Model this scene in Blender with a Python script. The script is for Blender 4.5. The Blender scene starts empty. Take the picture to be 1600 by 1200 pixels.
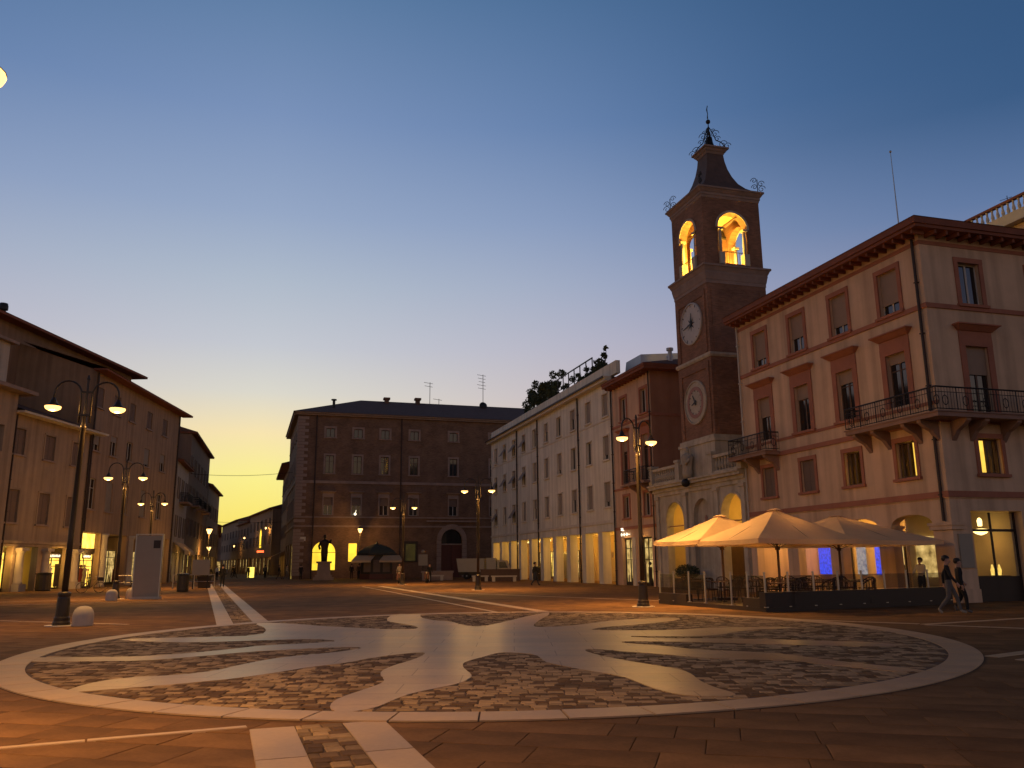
import bpy, bmesh, math, random
from mathutils import Vector, Matrix
random.seed(7)
R = math.radians
S = bpy.context.scene
COL = S.collection

# ------------------------------------------------------------------ camera
cam_d = bpy.data.cameras.new('camera'); cam = bpy.data.objects.new('camera', cam_d); COL.objects.link(cam)
cam_d.sensor_width = 36.0; cam_d.lens = 36.0 * 1300 / 1600; cam_d.clip_start = 0.1; cam_d.clip_end = 4000
cam.matrix_world = (Matrix.Translation((0, 0, 1.6)) @ Matrix.Rotation(R(90 + 12.2), 4, 'X') @ Matrix.Rotation(R(-0.5), 4, 'Z'))
S.camera = cam
S.render.resolution_x = 1024; S.render.resolution_y = 768

# ------------------------------------------------------------------ dusk sky
SUN_AZ = -17.0                     # the sun has set behind the street on the left
W = bpy.data.worlds.new('World'); S.world = W; W.use_nodes = True
nt = W.node_tree; nt.nodes.clear()
def N(t, **k):
    n = nt.nodes.new(t)
    for a, b in k.items(): setattr(n, a, b)
    return n
def LK(a, b): nt.links.new(a, b)
def math_n(op, a, b=None, clamp=False):
    n = N('ShaderNodeMath', operation=op, use_clamp=clamp)
    for i, v in enumerate((a, b)):
        if v is None: continue
        if isinstance(v, (int, float)): n.inputs[i].default_value = v
        else: LK(v, n.inputs[i])
    return n.outputs[0]
tc = N('ShaderNodeTexCoord'); sep = N('ShaderNodeSeparateXYZ'); LK(tc.outputs['Generated'], sep.inputs[0])
def ramp_n(fac, stops):
    r = N('ShaderNodeValToRGB'); e = r.color_ramp.elements
    while len(e) < len(stops): e.new(0.5)
    for el, (p, c) in zip(e, stops):
        el.position = p; el.color = (*[(v / 255 / 12.92) if v < 10 else ((v / 255 + .055) / 1.055) ** 2.4 for v in c], 1)
    r.color_ramp.interpolation = 'B_SPLINE' if False else 'LINEAR'
    LK(fac, r.inputs[0]); return r.outputs[0]
el = math_n('ABSOLUTE', sep.outputs[2])
# glow side (towards the set sun) and the side away from it: colour by sine of elevation
glow = ramp_n(el, [(0.0, (255, 212, 76)), (0.045, (255, 235, 108)), (0.098, (255, 244, 142)), (0.15, (252, 232, 176)), (0.196, (222, 219, 206)), (0.249, (199, 203, 211)), (0.322, (177, 189, 205)),
                   (0.392, (152, 170, 200)), (0.49, (124, 148, 188)), (0.60, (94, 126, 166)), (0.75, (54, 78, 108)), (1.0, (20, 31, 48))])
away = ramp_n(el, [(0.0, (205, 156, 100)), (0.08, (205, 166, 122)), (0.17, (188, 168, 156)), (0.26, (146, 148, 176)), (0.36, (92, 118, 160)), (0.45, (57, 91, 133)), (0.60, (49, 82, 122)),
                   (0.78, (28, 45, 70)), (1.0, (15, 24, 38))])
hx, hy = math.sin(R(SUN_AZ)), math.cos(R(SUN_AZ))
dotv = math_n('ADD', math_n('MULTIPLY', sep.outputs[0], hx), math_n('MULTIPLY', sep.outputs[1], hy))
hl = math_n('SQRT', math_n('ADD', math_n('MULTIPLY', sep.outputs[0], sep.outputs[0]), math_n('ADD', math_n('MULTIPLY', sep.outputs[1], sep.outputs[1]), 1e-5)))
cosaz = math_n('DIVIDE', dotv, hl)
mid = ramp_n(el, [(0.0, (232, 182, 130)), (0.10, (226, 196, 172)), (0.174, (206, 192, 194)), (0.255, (182, 180, 198)), (0.322, (158, 168, 196)), (0.392, (130, 150, 188)), (0.49, (90, 122, 168)), (0.60, (70, 105, 148)),
                  (0.76, (40, 62, 92)), (1.0, (17, 27, 43))])
ang = math_n('ARCCOSINE', math_n('MINIMUM', math_n('MAXIMUM', cosaz, -1.0), 1.0))       # angle away from the set sun along the horizon
wid = N('ShaderNodeMapRange'); wid.interpolation_type = 'SMOOTHSTEP'; LK(el, wid.inputs['Value'])
for k_, v_ in (('From Min', .14), ('From Max', .42), ('To Min', R(26)), ('To Max', R(40))): wid.inputs[k_].default_value = v_
def smix(fac, lo, hi, a, b):
    mr = N('ShaderNodeMapRange'); mr.interpolation_type = 'SMOOTHSTEP'; mr.inputs['From Min'].default_value = lo; mr.inputs['From Max'].default_value = hi; LK(fac, mr.inputs['Value'])
    mx = N('ShaderNodeMix', data_type='RGBA'); LK(mr.outputs[0], mx.inputs[0]); LK(a, mx.inputs[6]); LK(b, mx.inputs[7]); return mx
mix = smix(math_n('DIVIDE', ang, wid.outputs[0]), -.15, 1.0, glow, smix(ang, R(14), R(56), mid, away).outputs[2])
sky = N('ShaderNodeTexSky', sky_type='NISHITA', sun_disc=False, sun_elevation=R(-3.5), sun_rotation=R(SUN_AZ))
bg1 = N('ShaderNodeBackground'); LK(mix.outputs[2], bg1.inputs[0]); bg1.inputs[1].default_value = 0.97
bg2 = N('ShaderNodeBackground'); LK(sky.outputs[0], bg2.inputs[0]); bg2.inputs[1].default_value = 0.03
ad = N('ShaderNodeAddShader'); LK(bg1.outputs[0], ad.inputs[0]); LK(bg2.outputs[0], ad.inputs[1])
out = N('ShaderNodeOutputWorld'); LK(ad.outputs[0], out.inputs[0])
# last light of the sun: very weak, broad, from the glow on the horizon
sd = bpy.data.lights.new('sun', 'SUN'); sd.energy = 0.05; sd.angle = R(25); sd.color = (1, .72, .4)
sun = bpy.data.objects.new('sun', sd); COL.objects.link(sun)
sun.rotation_euler = Vector((-math.sin(R(SUN_AZ)), -math.cos(R(SUN_AZ)), -0.07)).to_track_quat('-Z', 'Y').to_euler()
S.view_settings.view_transform = 'Standard'; S.view_settings.look = 'None'; S.view_settings.exposure = 0; S.view_settings.gamma = 1
S.render.engine = 'CYCLES'; S.cycles.use_denoising = True; S.cycles.max_bounces = 6; S.cycles.transparent_max_bounces = 12
S.cycles.caustics_reflective = False; S.cycles.caustics_refractive = False; S.cycles.sample_clamp_indirect = 4.0

# ------------------------------------------------------------------ materials
def srgb(r, g, b): return tuple((v / 255 / 12.92) if v < 10 else ((v / 255 + .055) / 1.055) ** 2.4 for v in (r, g, b))
MATS = {}
def mat(name, col, rough=.85, var=.18, scale=1.2, bump=.15, metal=0.0, spec=.4, island=0.0, col2=None, fine=40, streak=0.0, bdist=.01):
    """procedural surface: broad blotches, fine grain, bump; island = per-piece brightness spread"""
    if name in MATS: return MATS[name]
    m = bpy.data.materials.new(name); m.use_nodes = True; t = m.node_tree; b = t.nodes['Principled BSDF']
    nn = t.nodes.new; lk = t.links.new
    c = nn('ShaderNodeTexCoord')
    n1 = nn('ShaderNodeTexNoise'); n1.inputs['Scale'].default_value = scale; n1.inputs['Detail'].default_value = 6; n1.inputs['Roughness'].default_value = .65
    lk(c.outputs['Object'], n1.inputs['Vector'])
    r1 = nn('ShaderNodeMapRange'); r1.inputs['From Min'].default_value = .3; r1.inputs['From Max'].default_value = .7
    r1.inputs['To Min'].default_value = 1 - var; r1.inputs['To Max'].default_value = 1 + var * .7; lk(n1.outputs[0], r1.inputs[0])
    n2 = nn('ShaderNodeTexNoise'); n2.inputs['Scale'].default_value = fine; n2.inputs['Detail'].default_value = 3; lk(c.outputs['Object'], n2.inputs['Vector'])
    r2 = nn('ShaderNodeMapRange'); r2.inputs['To Min'].default_value = 1 - var * .5; r2.inputs['To Max'].default_value = 1 + var * .5; lk(n2.outputs[0], r2.inputs[0])
    f = nn('ShaderNodeMath'); f.operation = 'MULTIPLY'; lk(r1.outputs[0], f.inputs[0]); lk(r2.outputs[0], f.inputs[1]); fac = f.outputs[0]
    if streak:
        mp = nn('ShaderNodeMapping'); mp.inputs['Scale'].default_value = (2.2, 2.2, .12); lk(c.outputs['Object'], mp.inputs[0])
        n3 = nn('ShaderNodeTexNoise'); n3.inputs['Scale'].default_value = 1.0; n3.inputs['Detail'].default_value = 5; lk(mp.outputs[0], n3.inputs['Vector'])
        r3 = nn('ShaderNodeMapRange'); r3.inputs['From Min'].default_value = .4; r3.inputs['From Max'].default_value = .7
        r3.inputs['To Min'].default_value = 1; r3.inputs['To Max'].default_value = 1 - streak; lk(n3.outputs[0], r3.inputs[0])
        f2 = nn('ShaderNodeMath'); f2.operation = 'MULTIPLY'; lk(fac, f2.inputs[0]); lk(r3.outputs[0], f2.inputs[1]); fac = f2.outputs[0]
    base = nn('ShaderNodeRGB'); base.outputs[0].default_value = (*col, 1); bo = base.outputs[0]
    if island or col2:
        g = nn('ShaderNodeNewGeometry'); o = nn('ShaderNodeObjectInfo')
        a = nn('ShaderNodeMath'); a.operation = 'ADD'; lk(g.outputs['Random Per Island'], a.inputs[0]); lk(o.outputs['Random'], a.inputs[1])
        fr = nn('ShaderNodeMath'); fr.operation = 'FRACT'; lk(a.outputs[0], fr.inputs[0])
        if col2:
            mx = nn('ShaderNodeMix'); mx.data_type = 'RGBA'; mx.inputs[6].default_value = (*col, 1); mx.inputs[7].default_value = (*col2, 1)
            st = nn('ShaderNodeMapRange'); st.interpolation_type = 'SMOOTHSTEP'; st.inputs['From Min'].default_value = .3; st.inputs['From Max'].default_value = .62
            lk(fr.outputs[0], st.inputs[0]); lk(st.outputs[0], mx.inputs[0]); bo = mx.outputs[2]
        if island:
            ri = nn('ShaderNodeMapRange'); ri.inputs['To Min'].default_value = 1 - island; ri.inputs['To Max'].default_value = 1 + island
            h = nn('ShaderNodeMath'); h.operation = 'MULTIPLY'; h.inputs[1].default_value = 7.31; lk(fr.outputs[0], h.inputs[0])
            h2 = nn('ShaderNodeMath'); h2.operation = 'FRACT'; lk(h.outputs[0], h2.inputs[0]); lk(h2.outputs[0], ri.inputs[0])
            f4 = nn('ShaderNodeMath'); f4.operation = 'MULTIPLY'; lk(fac, f4.inputs[0]); lk(ri.outputs[0], f4.inputs[1]); fac = f4.outputs[0]
    vm = nn('ShaderNodeVectorMath'); vm.operation = 'SCALE'; lk(bo, vm.inputs[0]); lk(fac, vm.inputs['Scale']); lk(vm.outputs[0], b.inputs['Base Color'])
    b.inputs['Roughness'].default_value = rough; b.inputs['Metallic'].default_value = metal; b.inputs['Specular IOR Level'].default_value = spec
    if rough < .6:
        rr = nn('ShaderNodeMapRange'); rr.inputs['To Min'].default_value = rough * .7; rr.inputs['To Max'].default_value = min(1, rough * 1.4)
        lk(n1.outputs[0], rr.inputs[0]); lk(rr.outputs[0], b.inputs['Roughness'])
    if bump:
        bp = nn('ShaderNodeBump'); bp.inputs['Strength'].default_value = bump; bp.inputs['Distance'].default_value = bdist
        ab = nn('ShaderNodeMath'); ab.operation = 'ADD'; lk(n1.outputs[0], ab.inputs[0]); lk(n2.outputs[0], ab.inputs[1])
        lk(ab.outputs[0], bp.inputs['Height']); lk(bp.outputs[0], b.inputs['Normal'])
    MATS[name] = m; return m
def brickmat(name, col, mortar, sx=.27, sz=.075):
    """small brickwork, too far away to tell the bricks apart"""
    if name in MATS: return MATS[name]
    m = bpy.data.materials.new(name); m.use_nodes = True; t = m.node_tree; b = t.nodes['Principled BSDF']; nn = t.nodes.new; lk = t.links.new
    c = nn('ShaderNodeTexCoord'); sp = nn('ShaderNodeSeparateXYZ'); lk(c.outputs['Object'], sp.inputs[0])
    a = nn('ShaderNodeMath'); a.operation = 'ADD'; lk(sp.outputs[0], a.inputs[0]); lk(sp.outputs[1], a.inputs[1])
    cb = nn('ShaderNodeCombineXYZ'); lk(a.outputs[0], cb.inputs[0]); lk(sp.outputs[2], cb.inputs[1])
    br = nn('ShaderNodeTexBrick'); br.inputs['Scale'].default_value = 1; br.inputs['Brick Width'].default_value = sx; br.inputs['Row Height'].default_value = sz
    br.inputs['Mortar Size'].default_value = .007; br.inputs['Color1'].default_value = (*[v * .8 for v in col], 1); br.inputs['Color2'].default_value = (*[v * 1.25 for v in col], 1)
    br.inputs['Mortar'].default_value = (*mortar, 1); lk(cb.outputs[0], br.inputs['Vector'])
    n = nn('ShaderNodeTexNoise'); n.inputs['Scale'].default_value = .7; n.inputs['Detail'].default_value = 8; lk(c.outputs['Object'], n.inputs['Vector'])
    r = nn('ShaderNodeMapRange'); r.inputs['From Min'].default_value = .3; r.inputs['From Max'].default_value = .7; r.inputs['To Min'].default_value = .7; r.inputs['To Max'].default_value = 1.2
    lk(n.outputs[0], r.inputs[0]); vm = nn('ShaderNodeVectorMath'); vm.operation = 'SCALE'; lk(br.outputs[0], vm.inputs[0]); lk(r.outputs[0], vm.inputs['Scale'])
    lk(vm.outputs[0], b.inputs['Base Color']); b.inputs['Roughness'].default_value = .9
    bp = nn('ShaderNodeBump'); bp.inputs['Strength'].default_value = .3; bp.inputs['Distance'].default_value = .01; lk(br.outputs['Fac'], bp.inputs['Height']); bp.invert = True
    lk(bp.outputs[0], b.inputs['Normal']); MATS[name] = m; return m
def emis(name, col, st, var=0.0, scale=2.0, col2=None, stripes=0):
    if name in MATS: return MATS[name]
    m = bpy.data.materials.new(name); m.use_nodes = True; t = m.node_tree; b = t.nodes['Principled BSDF']; nn = t.nodes.new; lk = t.links.new
    b.inputs['Base Color'].default_value = (.03, .03, .03, 1); b.inputs['Roughness'].default_value = .4
    b.inputs['Emission Color'].default_value = (*col, 1); b.inputs['Emission Strength'].default_value = st
    if var:
        c = nn('ShaderNodeTexCoord'); n = nn('ShaderNodeTexNoise'); n.inputs['Scale'].default_value = scale; n.inputs['Detail'].default_value = 4; lk(c.outputs['Object'], n.inputs['Vector'])
        src = n.outputs[0]
        if stripes:
            w = nn('ShaderNodeTexWave'); w.bands_direction = 'Z'; w.inputs['Scale'].default_value = stripes; w.inputs['Distortion'].default_value = .6; lk(c.outputs['Object'], w.inputs['Vector'])
            q = nn('ShaderNodeMath'); q.operation = 'MULTIPLY'; lk(n.outputs[0], q.inputs[0]); lk(w.outputs[1], q.inputs[1]); q2 = nn('ShaderNodeMath'); q2.operation = 'MULTIPLY'; q2.inputs[1].default_value = 1.7
            lk(q.outputs[0], q2.inputs[0]); src = q2.outputs[0]
        r = nn('ShaderNodeMapRange'); r.inputs['From Min'].default_value = .32; r.inputs['From Max'].default_value = .68; r.inputs['To Min'].default_value = 1 - var; r.inputs['To Max'].default_value = 1 + var
        lk(src, r.inputs[0]); mu = nn('ShaderNodeMath'); mu.operation = 'MULTIPLY'; mu.inputs[1].default_value = st; lk(r.outputs[0], mu.inputs[0]); lk(mu.outputs[0], b.inputs['Emission Strength'])
        if col2:
            mx = nn('ShaderNodeMix'); mx.data_type = 'RGBA'; mx.inputs[6].default_value = (*col, 1); mx.inputs[7].default_value = (*col2, 1)
            lk(src, mx.inputs[0]); lk(mx.outputs[2], b.inputs['Emission Color'])
    MATS[name] = m; return m
def glassmat(name, tint, alpha):
    m = bpy.data.materials.new(name); m.use_nodes = True; b = m.node_tree.nodes['Principled BSDF']
    b.inputs['Base Color'].default_value = (*tint, 1); b.inputs['Roughness'].default_value = .04; b.inputs['Alpha'].default_value = alpha; b.inputs['Specular IOR Level'].default_value = .8
    MATS[name] = m; return m
m_ground = mat('joint_mortar', (.07, .05, .04), .9, .2, .5)
m_slab = mat('porphyry_slab', (.178, .092, .040), .8, .40, .9, .25, spec=.07, island=.2, fine=25, bdist=.006)
m_marble = mat('pale_paving_stone', (.44, .295, .172), .5, .2, .9, .12, spec=.25, island=.06, fine=18, bdist=.004)
m_inlay = mat('polished_inlay_stone', (.44, .285, .155), .35, .26, .8, .12, spec=.11, fine=14, bdist=.003)
t_ = m_inlay.node_tree; b_ = t_.nodes['Principled BSDF']; lk_ = b_.inputs['Base Color'].links[0]; src_ = lk_.from_socket
tc_ = t_.nodes.new('ShaderNodeTexCoord'); br_ = t_.nodes.new('ShaderNodeTexBrick'); br_.inputs['Scale'].default_value = 1; br_.inputs['Brick Width'].default_value = 1.5; br_.inputs['Row Height'].default_value = .85; br_.inputs['Mortar Size'].default_value = .008
br_.inputs['Color1'].default_value = (1, 1, 1, 1); br_.inputs['Color2'].default_value = (.86, .85, .84, 1); br_.inputs['Mortar'].default_value = (.45, .42, .4, 1); t_.links.new(tc_.outputs['Object'], br_.inputs['Vector'])
vo_ = t_.nodes.new('ShaderNodeTexVoronoi'); vo_.inputs['Scale'].default_value = 3.5; t_.links.new(tc_.outputs['Object'], vo_.inputs['Vector']); sp_ = t_.nodes.new('ShaderNodeMapRange'); sp_.inputs['From Min'].default_value = .05; sp_.inputs['From Max'].default_value = .09; sp_.inputs['To Min'].default_value = .6; t_.links.new(vo_.outputs['Distance'], sp_.inputs[0])
m1_ = t_.nodes.new('ShaderNodeVectorMath'); m1_.operation = 'MULTIPLY'; t_.links.new(src_, m1_.inputs[0]); t_.links.new(br_.outputs[0], m1_.inputs[1]); m2_ = t_.nodes.new('ShaderNodeVectorMath'); m2_.operation = 'SCALE'; t_.links.new(m1_.outputs[0], m2_.inputs[0]); t_.links.new(sp_.outputs[0], m2_.inputs['Scale']); t_.links.new(m2_.outputs[0], b_.inputs['Base Color'])
m_cobble = mat('cobble_stone', (.13, .074, .038), .75, .25, 3, .3, spec=.08, island=.22, col2=(.36, .24, .135), fine=30, bdist=.004)
m_mortar = mat('sand_joint', (.10, .058, .034), .95, .2, 2)
m_kwall = mat('pink_plaster', (.62, .42, .275), .9, .16, .4, .1, streak=.28)
m_kred = mat('terracotta_trim', (.33, .13, .078), .85, .15, 1.5)
m_kred2 = mat('terracotta_eaves', (.21, .072, .04), .85, .18, 1.5)
m_wwall = mat('cream_plaster', (.68, .63, .53), .9, .15, .35, .1, streak=.26)
m_wtrim = mat('pale_travertine', (.56, .50, .42), .8, .12, 1.2)
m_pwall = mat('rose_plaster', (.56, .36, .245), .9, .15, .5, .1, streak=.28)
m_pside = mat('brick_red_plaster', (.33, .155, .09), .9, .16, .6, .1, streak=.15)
m_cbrick = brickmat('dark_brickwork', (.155, .085, .052), (.165, .115, .08))
m_cstone = mat('weathered_stone', (.27, .195, .16), .85, .2, 1.2)
m_tbrick = brickmat('tower_brickwork', (.215, .10, .058), (.21, .135, .09))
m_tstone = mat('istria_stone', (.46, .40, .32), .85, .22, 1.0, .25, streak=.3)
m_ared = mat('red_column_stone', (.28, .13, .10), .6, .2, 1.5)
m_l1 = mat('dusty_pink_plaster', (.33, .235, .16), .9, .16, .5, .1, streak=.3)
m_l2 = mat('brown_plaster', (.33, .215, .135), .9, .16, .5, .1, streak=.3)
m_l3 = mat('umber_plaster', (.24, .155, .105), .9, .14, .5, .1, streak=.2)
m_pale = mat('grey_white_plaster', (.46, .39, .32), .9, .12, .6, .1, streak=.2)
m_roof = mat('clay_roof_tiles', (.13, .065, .045), .9, .3, 2.5, .5, fine=12)
m_metal = mat('dark_iron', (.022, .02, .02), .5, .15, 4, .05, metal=.3)
m_lamp = mat('lamp_paint', (.045, .034, .026), .42, .1, 3, .05, metal=.3)
m_copper = mat('dark_gutter', (.045, .03, .025), .6, .2, 2, .05, metal=.3)
m_zinc = mat('zinc_sheet', (.42, .43, .45), .45, .12, 1.5, .05, metal=.4)
m_wood = mat('brown_joinery', (.10, .055, .035), .6, .2, 3)
m_woodp = mat('pale_joinery', (.46, .42, .37), .6, .1, 3)
m_blind = mat('roller_blind', (.27, .185, .13), .75, .08, 2, .2)
m_blind2 = mat('grey_blind', (.24, .20, .165), .75, .1, 2, .2)
m_shut = mat('shutter_paint', (.16, .11, .085), .8, .12, 2)
m_pane = mat('dark_window_glass', (.012, .012, .014), .06, .1, 1, 0, spec=.9)
m_glass = glassmat('clear_glass', (.01, .01, .01), .12)
m_gtint = glassmat('tinted_glass', (.03, .025, .02), .35)
m_canvas = mat('cream_canvas', (.72, .52, .32), .9, .12, 1.2, .6, bdist=.05, fine=9)
t_ = m_canvas.node_tree; tl_ = t_.nodes.new('ShaderNodeBsdfTranslucent'); tl_.inputs[0].default_value = (.75, .5, .26, 1); mx_ = t_.nodes.new('ShaderNodeMixShader'); mx_.inputs[0].default_value = .35
t_.links.new(t_.nodes['Principled BSDF'].outputs[0], mx_.inputs[1]); t_.links.new(tl_.outputs[0], mx_.inputs[2]); t_.links.new(mx_.outputs[0], t_.nodes['Material Output'].inputs[0])      # sunshade cloth lets some light through
m_canvas2 = mat('dark_green_canvas', (.05, .055, .04), .9, .1, 1.5)
m_steel = mat('brushed_steel', (.42, .40, .37), .35, .1, 5, .05, metal=.8)
m_dark = mat('dark_lacquer', (.03, .02, .016), .5, .2, 3)
m_rattan = mat('dark_rattan', (.045, .03, .022), .7, .25, 20, .3)
m_concrete = mat('pale_concrete', (.47, .41, .34), .85, .12, 3, .2)
m_panel = mat('pale_grey_panel', (.29, .25, .195), .55, .08, 1.2, .05)
m_bronze = mat('dark_bronze', (.03, .022, .016), .45, .3, 3, .2, metal=.6)
m_leaf = mat('dark_foliage', (.045, .06, .028), .8, .35, 3, 0, island=.4)
m_box = mat('boxwood_foliage', (.035, .05, .02), .8, .35, 3, 0, island=.4)
m_white = mat('white_vehicle_paint', (.33, .29, .24), .4, .06, 2, .03)
m_tyre = mat('black_rubber', (.015, .014, .013), .8, .1, 5)
m_redp = mat('dull_red_paint', (.10, .03, .02), .6, .15, 3)
m_arc = mat('warm_arcade_plaster', (.58, .43, .24), .9, .12, .8)
m_skin = mat('skin', (.42, .24, .17), .6, .08, 6, .05)
m_hair = mat('dark_hair', (.02, .014, .01), .6, .2, 20)
m_cloth = {k: mat('cloth_' + k, c, .9, .15, 6) for k, c in dict(black=(.016, .015, .016), navy=(.022, .026, .04), grey=(.11, .10, .095), beige=(.30, .25, .19), white=(.6, .56, .5), denim=(.05, .06, .085), brown=(.07, .045, .03), red=(.2, .04, .03)).items()}
e_lamp = emis('lamp_glow', (1.0, .50, .14), 3.4)
e_lantern = emis('lantern_glow', (1.0, .55, .17), 3.5)
e_shop = emis('shop_glow', (1.0, .55, .06), 1.4, .55, 2.2, (1.0, .74, .2))
e_shop_hot = emis('bright_shop_glow', (1.0, .52, .03), 1.7, .45, 1.6, (1.0, .72, .14))
e_shop_dim = emis('dim_shop_glow', (.95, .52, .09), .5, .7, 2.5, (1.0, .75, .3))
e_yellow = emis('yellow_window_glow', (1.0, .56, .035), 1.35, .22, .7, (1.0, .74, .05))
e_white = emis('white_sign_glow', (1.0, .88, .62), 2.0)
e_blue = emis('blue_screen_glow', (.01, .03, .75), .9, .85, 7, (.03, .10, 1.0), stripes=9)
e_bluew = emis('pale_blue_screen_glow', (.2, .24, .7), .35, .8, 6, (1, .95, .8), stripes=7)
e_red = emis('red_sign_glow', (1.0, .12, .03), 3)
e_room = emis('room_glow', (1.0, .60, .08), 1.5, .3, 1.2)

# ------------------------------------------------------------------ mesh helpers
class MB:
    def __init__(s): s.v = []; s.f = []
    def q(s, *p):
        i = len(s.v); s.v += [tuple(a) for a in p]; s.f.append(tuple(range(i, i + len(p)))); return s
    def box(s, x0, x1, y0, y1, z0, z1):
        i = len(s.v); s.v += [(x0, y0, z0), (x1, y0, z0), (x1, y1, z0), (x0, y1, z0), (x0, y0, z1), (x1, y0, z1), (x1, y1, z1), (x0, y1, z1)]
        s.f += [tuple(i + k for k in f) for f in ((0, 3, 2, 1), (4, 5, 6, 7), (0, 1, 5, 4), (1, 2, 6, 5), (2, 3, 7, 6), (3, 0, 4, 7))]; return s
    def frustum(s, a, b):
        """a, b: lists of 4 points, bottom and top"""
        i = len(s.v); n = len(a); s.v += [tuple(p) for p in a] + [tuple(p) for p in b]
        s.f.append(tuple(i + k for k in reversed(range(n)))); s.f.append(tuple(i + n + k for k in range(n)))
        for k in range(n): s.f.append((i + k, i + (k + 1) % n, i + n + (k + 1) % n, i + n + k))
        return s
    def lathe(s, prof, n=16, c=(0, 0, 0), cap=True):
        i = len(s.v)
        for r, z in prof:
            for k in range(n):
                a = 2 * math.pi * k / n; s.v.append((c[0] + r * math.cos(a), c[1] + r * math.sin(a), c[2] + z))
        for j in range(len(prof) - 1):
            for k in range(n):
                k2 = (k + 1) % n; s.f.append((i + j * n + k, i + j * n + k2, i + (j + 1) * n + k2, i + (j + 1) * n + k))
        if cap:
            s.f.append(tuple(i + k for k in reversed(range(n)))); e = i + (len(prof) - 1) * n; s.f.append(tuple(e + k for k in range(n)))
        return s
    def tube(s, pts, r, n=8, r2=None):
        pts = [Vector(p) for p in pts]; i = len(s.v); m = len(pts); up = None
        for j, p in enumerate(pts):
            t = (pts[min(j + 1, m - 1)] - pts[max(j - 1, 0)]).normalized()
            if up is None: up = Vector((0, 0, 1)) if abs(t.z) < .9 else Vector((1, 0, 0))
            a = t.cross(up)
            if a.length < 1e-4: a = t.orthogonal()
            a.normalize(); b = t.cross(a); up = -b if False else up
            rr = r if r2 is None else r + (r2 - r) * j / (m - 1)
            for k in range(n):
                th = 2 * math.pi * k / n; s.v.append(tuple(p + (a * math.cos(th) + b * math.sin(th)) * rr))
        for j in range(m - 1):
            for k in range(n):
                k2 = (k + 1) % n; s.f.append((i + j * n + k, i + j * n + k2, i + (j + 1) * n + k2, i + (j + 1) * n + k))
        s.f.append(tuple(i + k for k in range(n))); s.f.append(tuple(i + (m - 1) * n + k for k in reversed(range(n)))); return s
    def prism(s, poly, y0, y1):
        """polygon in x,z pushed from y0 to y1"""
        return s.frustum([(x, y0, z) for x, z in poly], [(x, y1, z) for x, z in poly])
    def slab(s, poly, z0, z1): return s.frustum([(x, y, z0) for x, y in poly], [(x, y, z1) for x, y in poly])
    def ball(s, c, r, n=10, sz=1.0):
        prof = [(max(.001, r * math.sin(math.pi * k / n)), -r * sz * math.cos(math.pi * k / n)) for k in range(n + 1)]
        return s.lathe(prof, n + 2, c, False)
    def mesh(s, name):
        me = bpy.data.meshes.new(name); me.from_pydata(s.v, [], s.f); me.update()
        bm = bmesh.new(); bm.from_mesh(me); bmesh.ops.recalc_face_normals(bm, faces=bm.faces); bm.to_mesh(me); bm.free(); return me
    def build(s, name, m, parent=None, loc=(0, 0, 0), rz=0, smooth=False):
        return place(s.mesh(name), name, m, parent, loc, rz, smooth)
def place(me, name, m=None, parent=None, loc=(0, 0, 0), rz=0, smooth=False):
    o = bpy.data.objects.new(name, me); COL.objects.link(o); o.parent = parent; o.location = loc; o.rotation_euler = (0, 0, rz)
    if m is not None and not me.materials: me.materials.append(m)
    if smooth: me.polygons.foreach_set('use_smooth', [True] * len(me.polygons))
    return o
def tag(o, label, cat, group=None):
    o['label'] = label; o['category'] = cat
    if group: o['group'] = group
    return o
def empty(name, loc, rz, label, cat, group=None):
    o = bpy.data.objects.new(name, None); COL.objects.link(o); o.location = loc; o.rotation_euler = (0, 0, rz); o.empty_display_size = .3
    return tag(o, label, cat, group)
def copy_tree(o, loc=None, rz=None, label=None, parent=None):
    c = o.copy(); COL.objects.link(c); c.parent = parent
    if loc is not None: c.location = loc
    if rz is not None: c.rotation_euler = (0, 0, rz)
    if label: c['label'] = label
    for ch in list(o.children): copy_tree(ch, parent=c)
    return c
def light(name, kind, loc, power, col, parent=None, radius=.1, size=None, size_y=None, rot=None, spot=None):
    d = bpy.data.lights.new(name, kind); d.energy = power; d.color = col
    if kind in ('POINT', 'SPOT'): d.shadow_soft_size = radius
    if kind == 'SPOT': d.spot_size = spot or R(160); d.spot_blend = .6
    if kind == 'AREA': d.shape = 'RECTANGLE'; d.size = size; d.size_y = size_y or size
    o = bpy.data.objects.new(name, d); COL.objects.link(o); o.location = loc; o.parent = parent
    if rot: o.rotation_euler = rot
    return o
WARM = (1.0, .56, .13); AMBER = (1.0, .50, .12)
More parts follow.
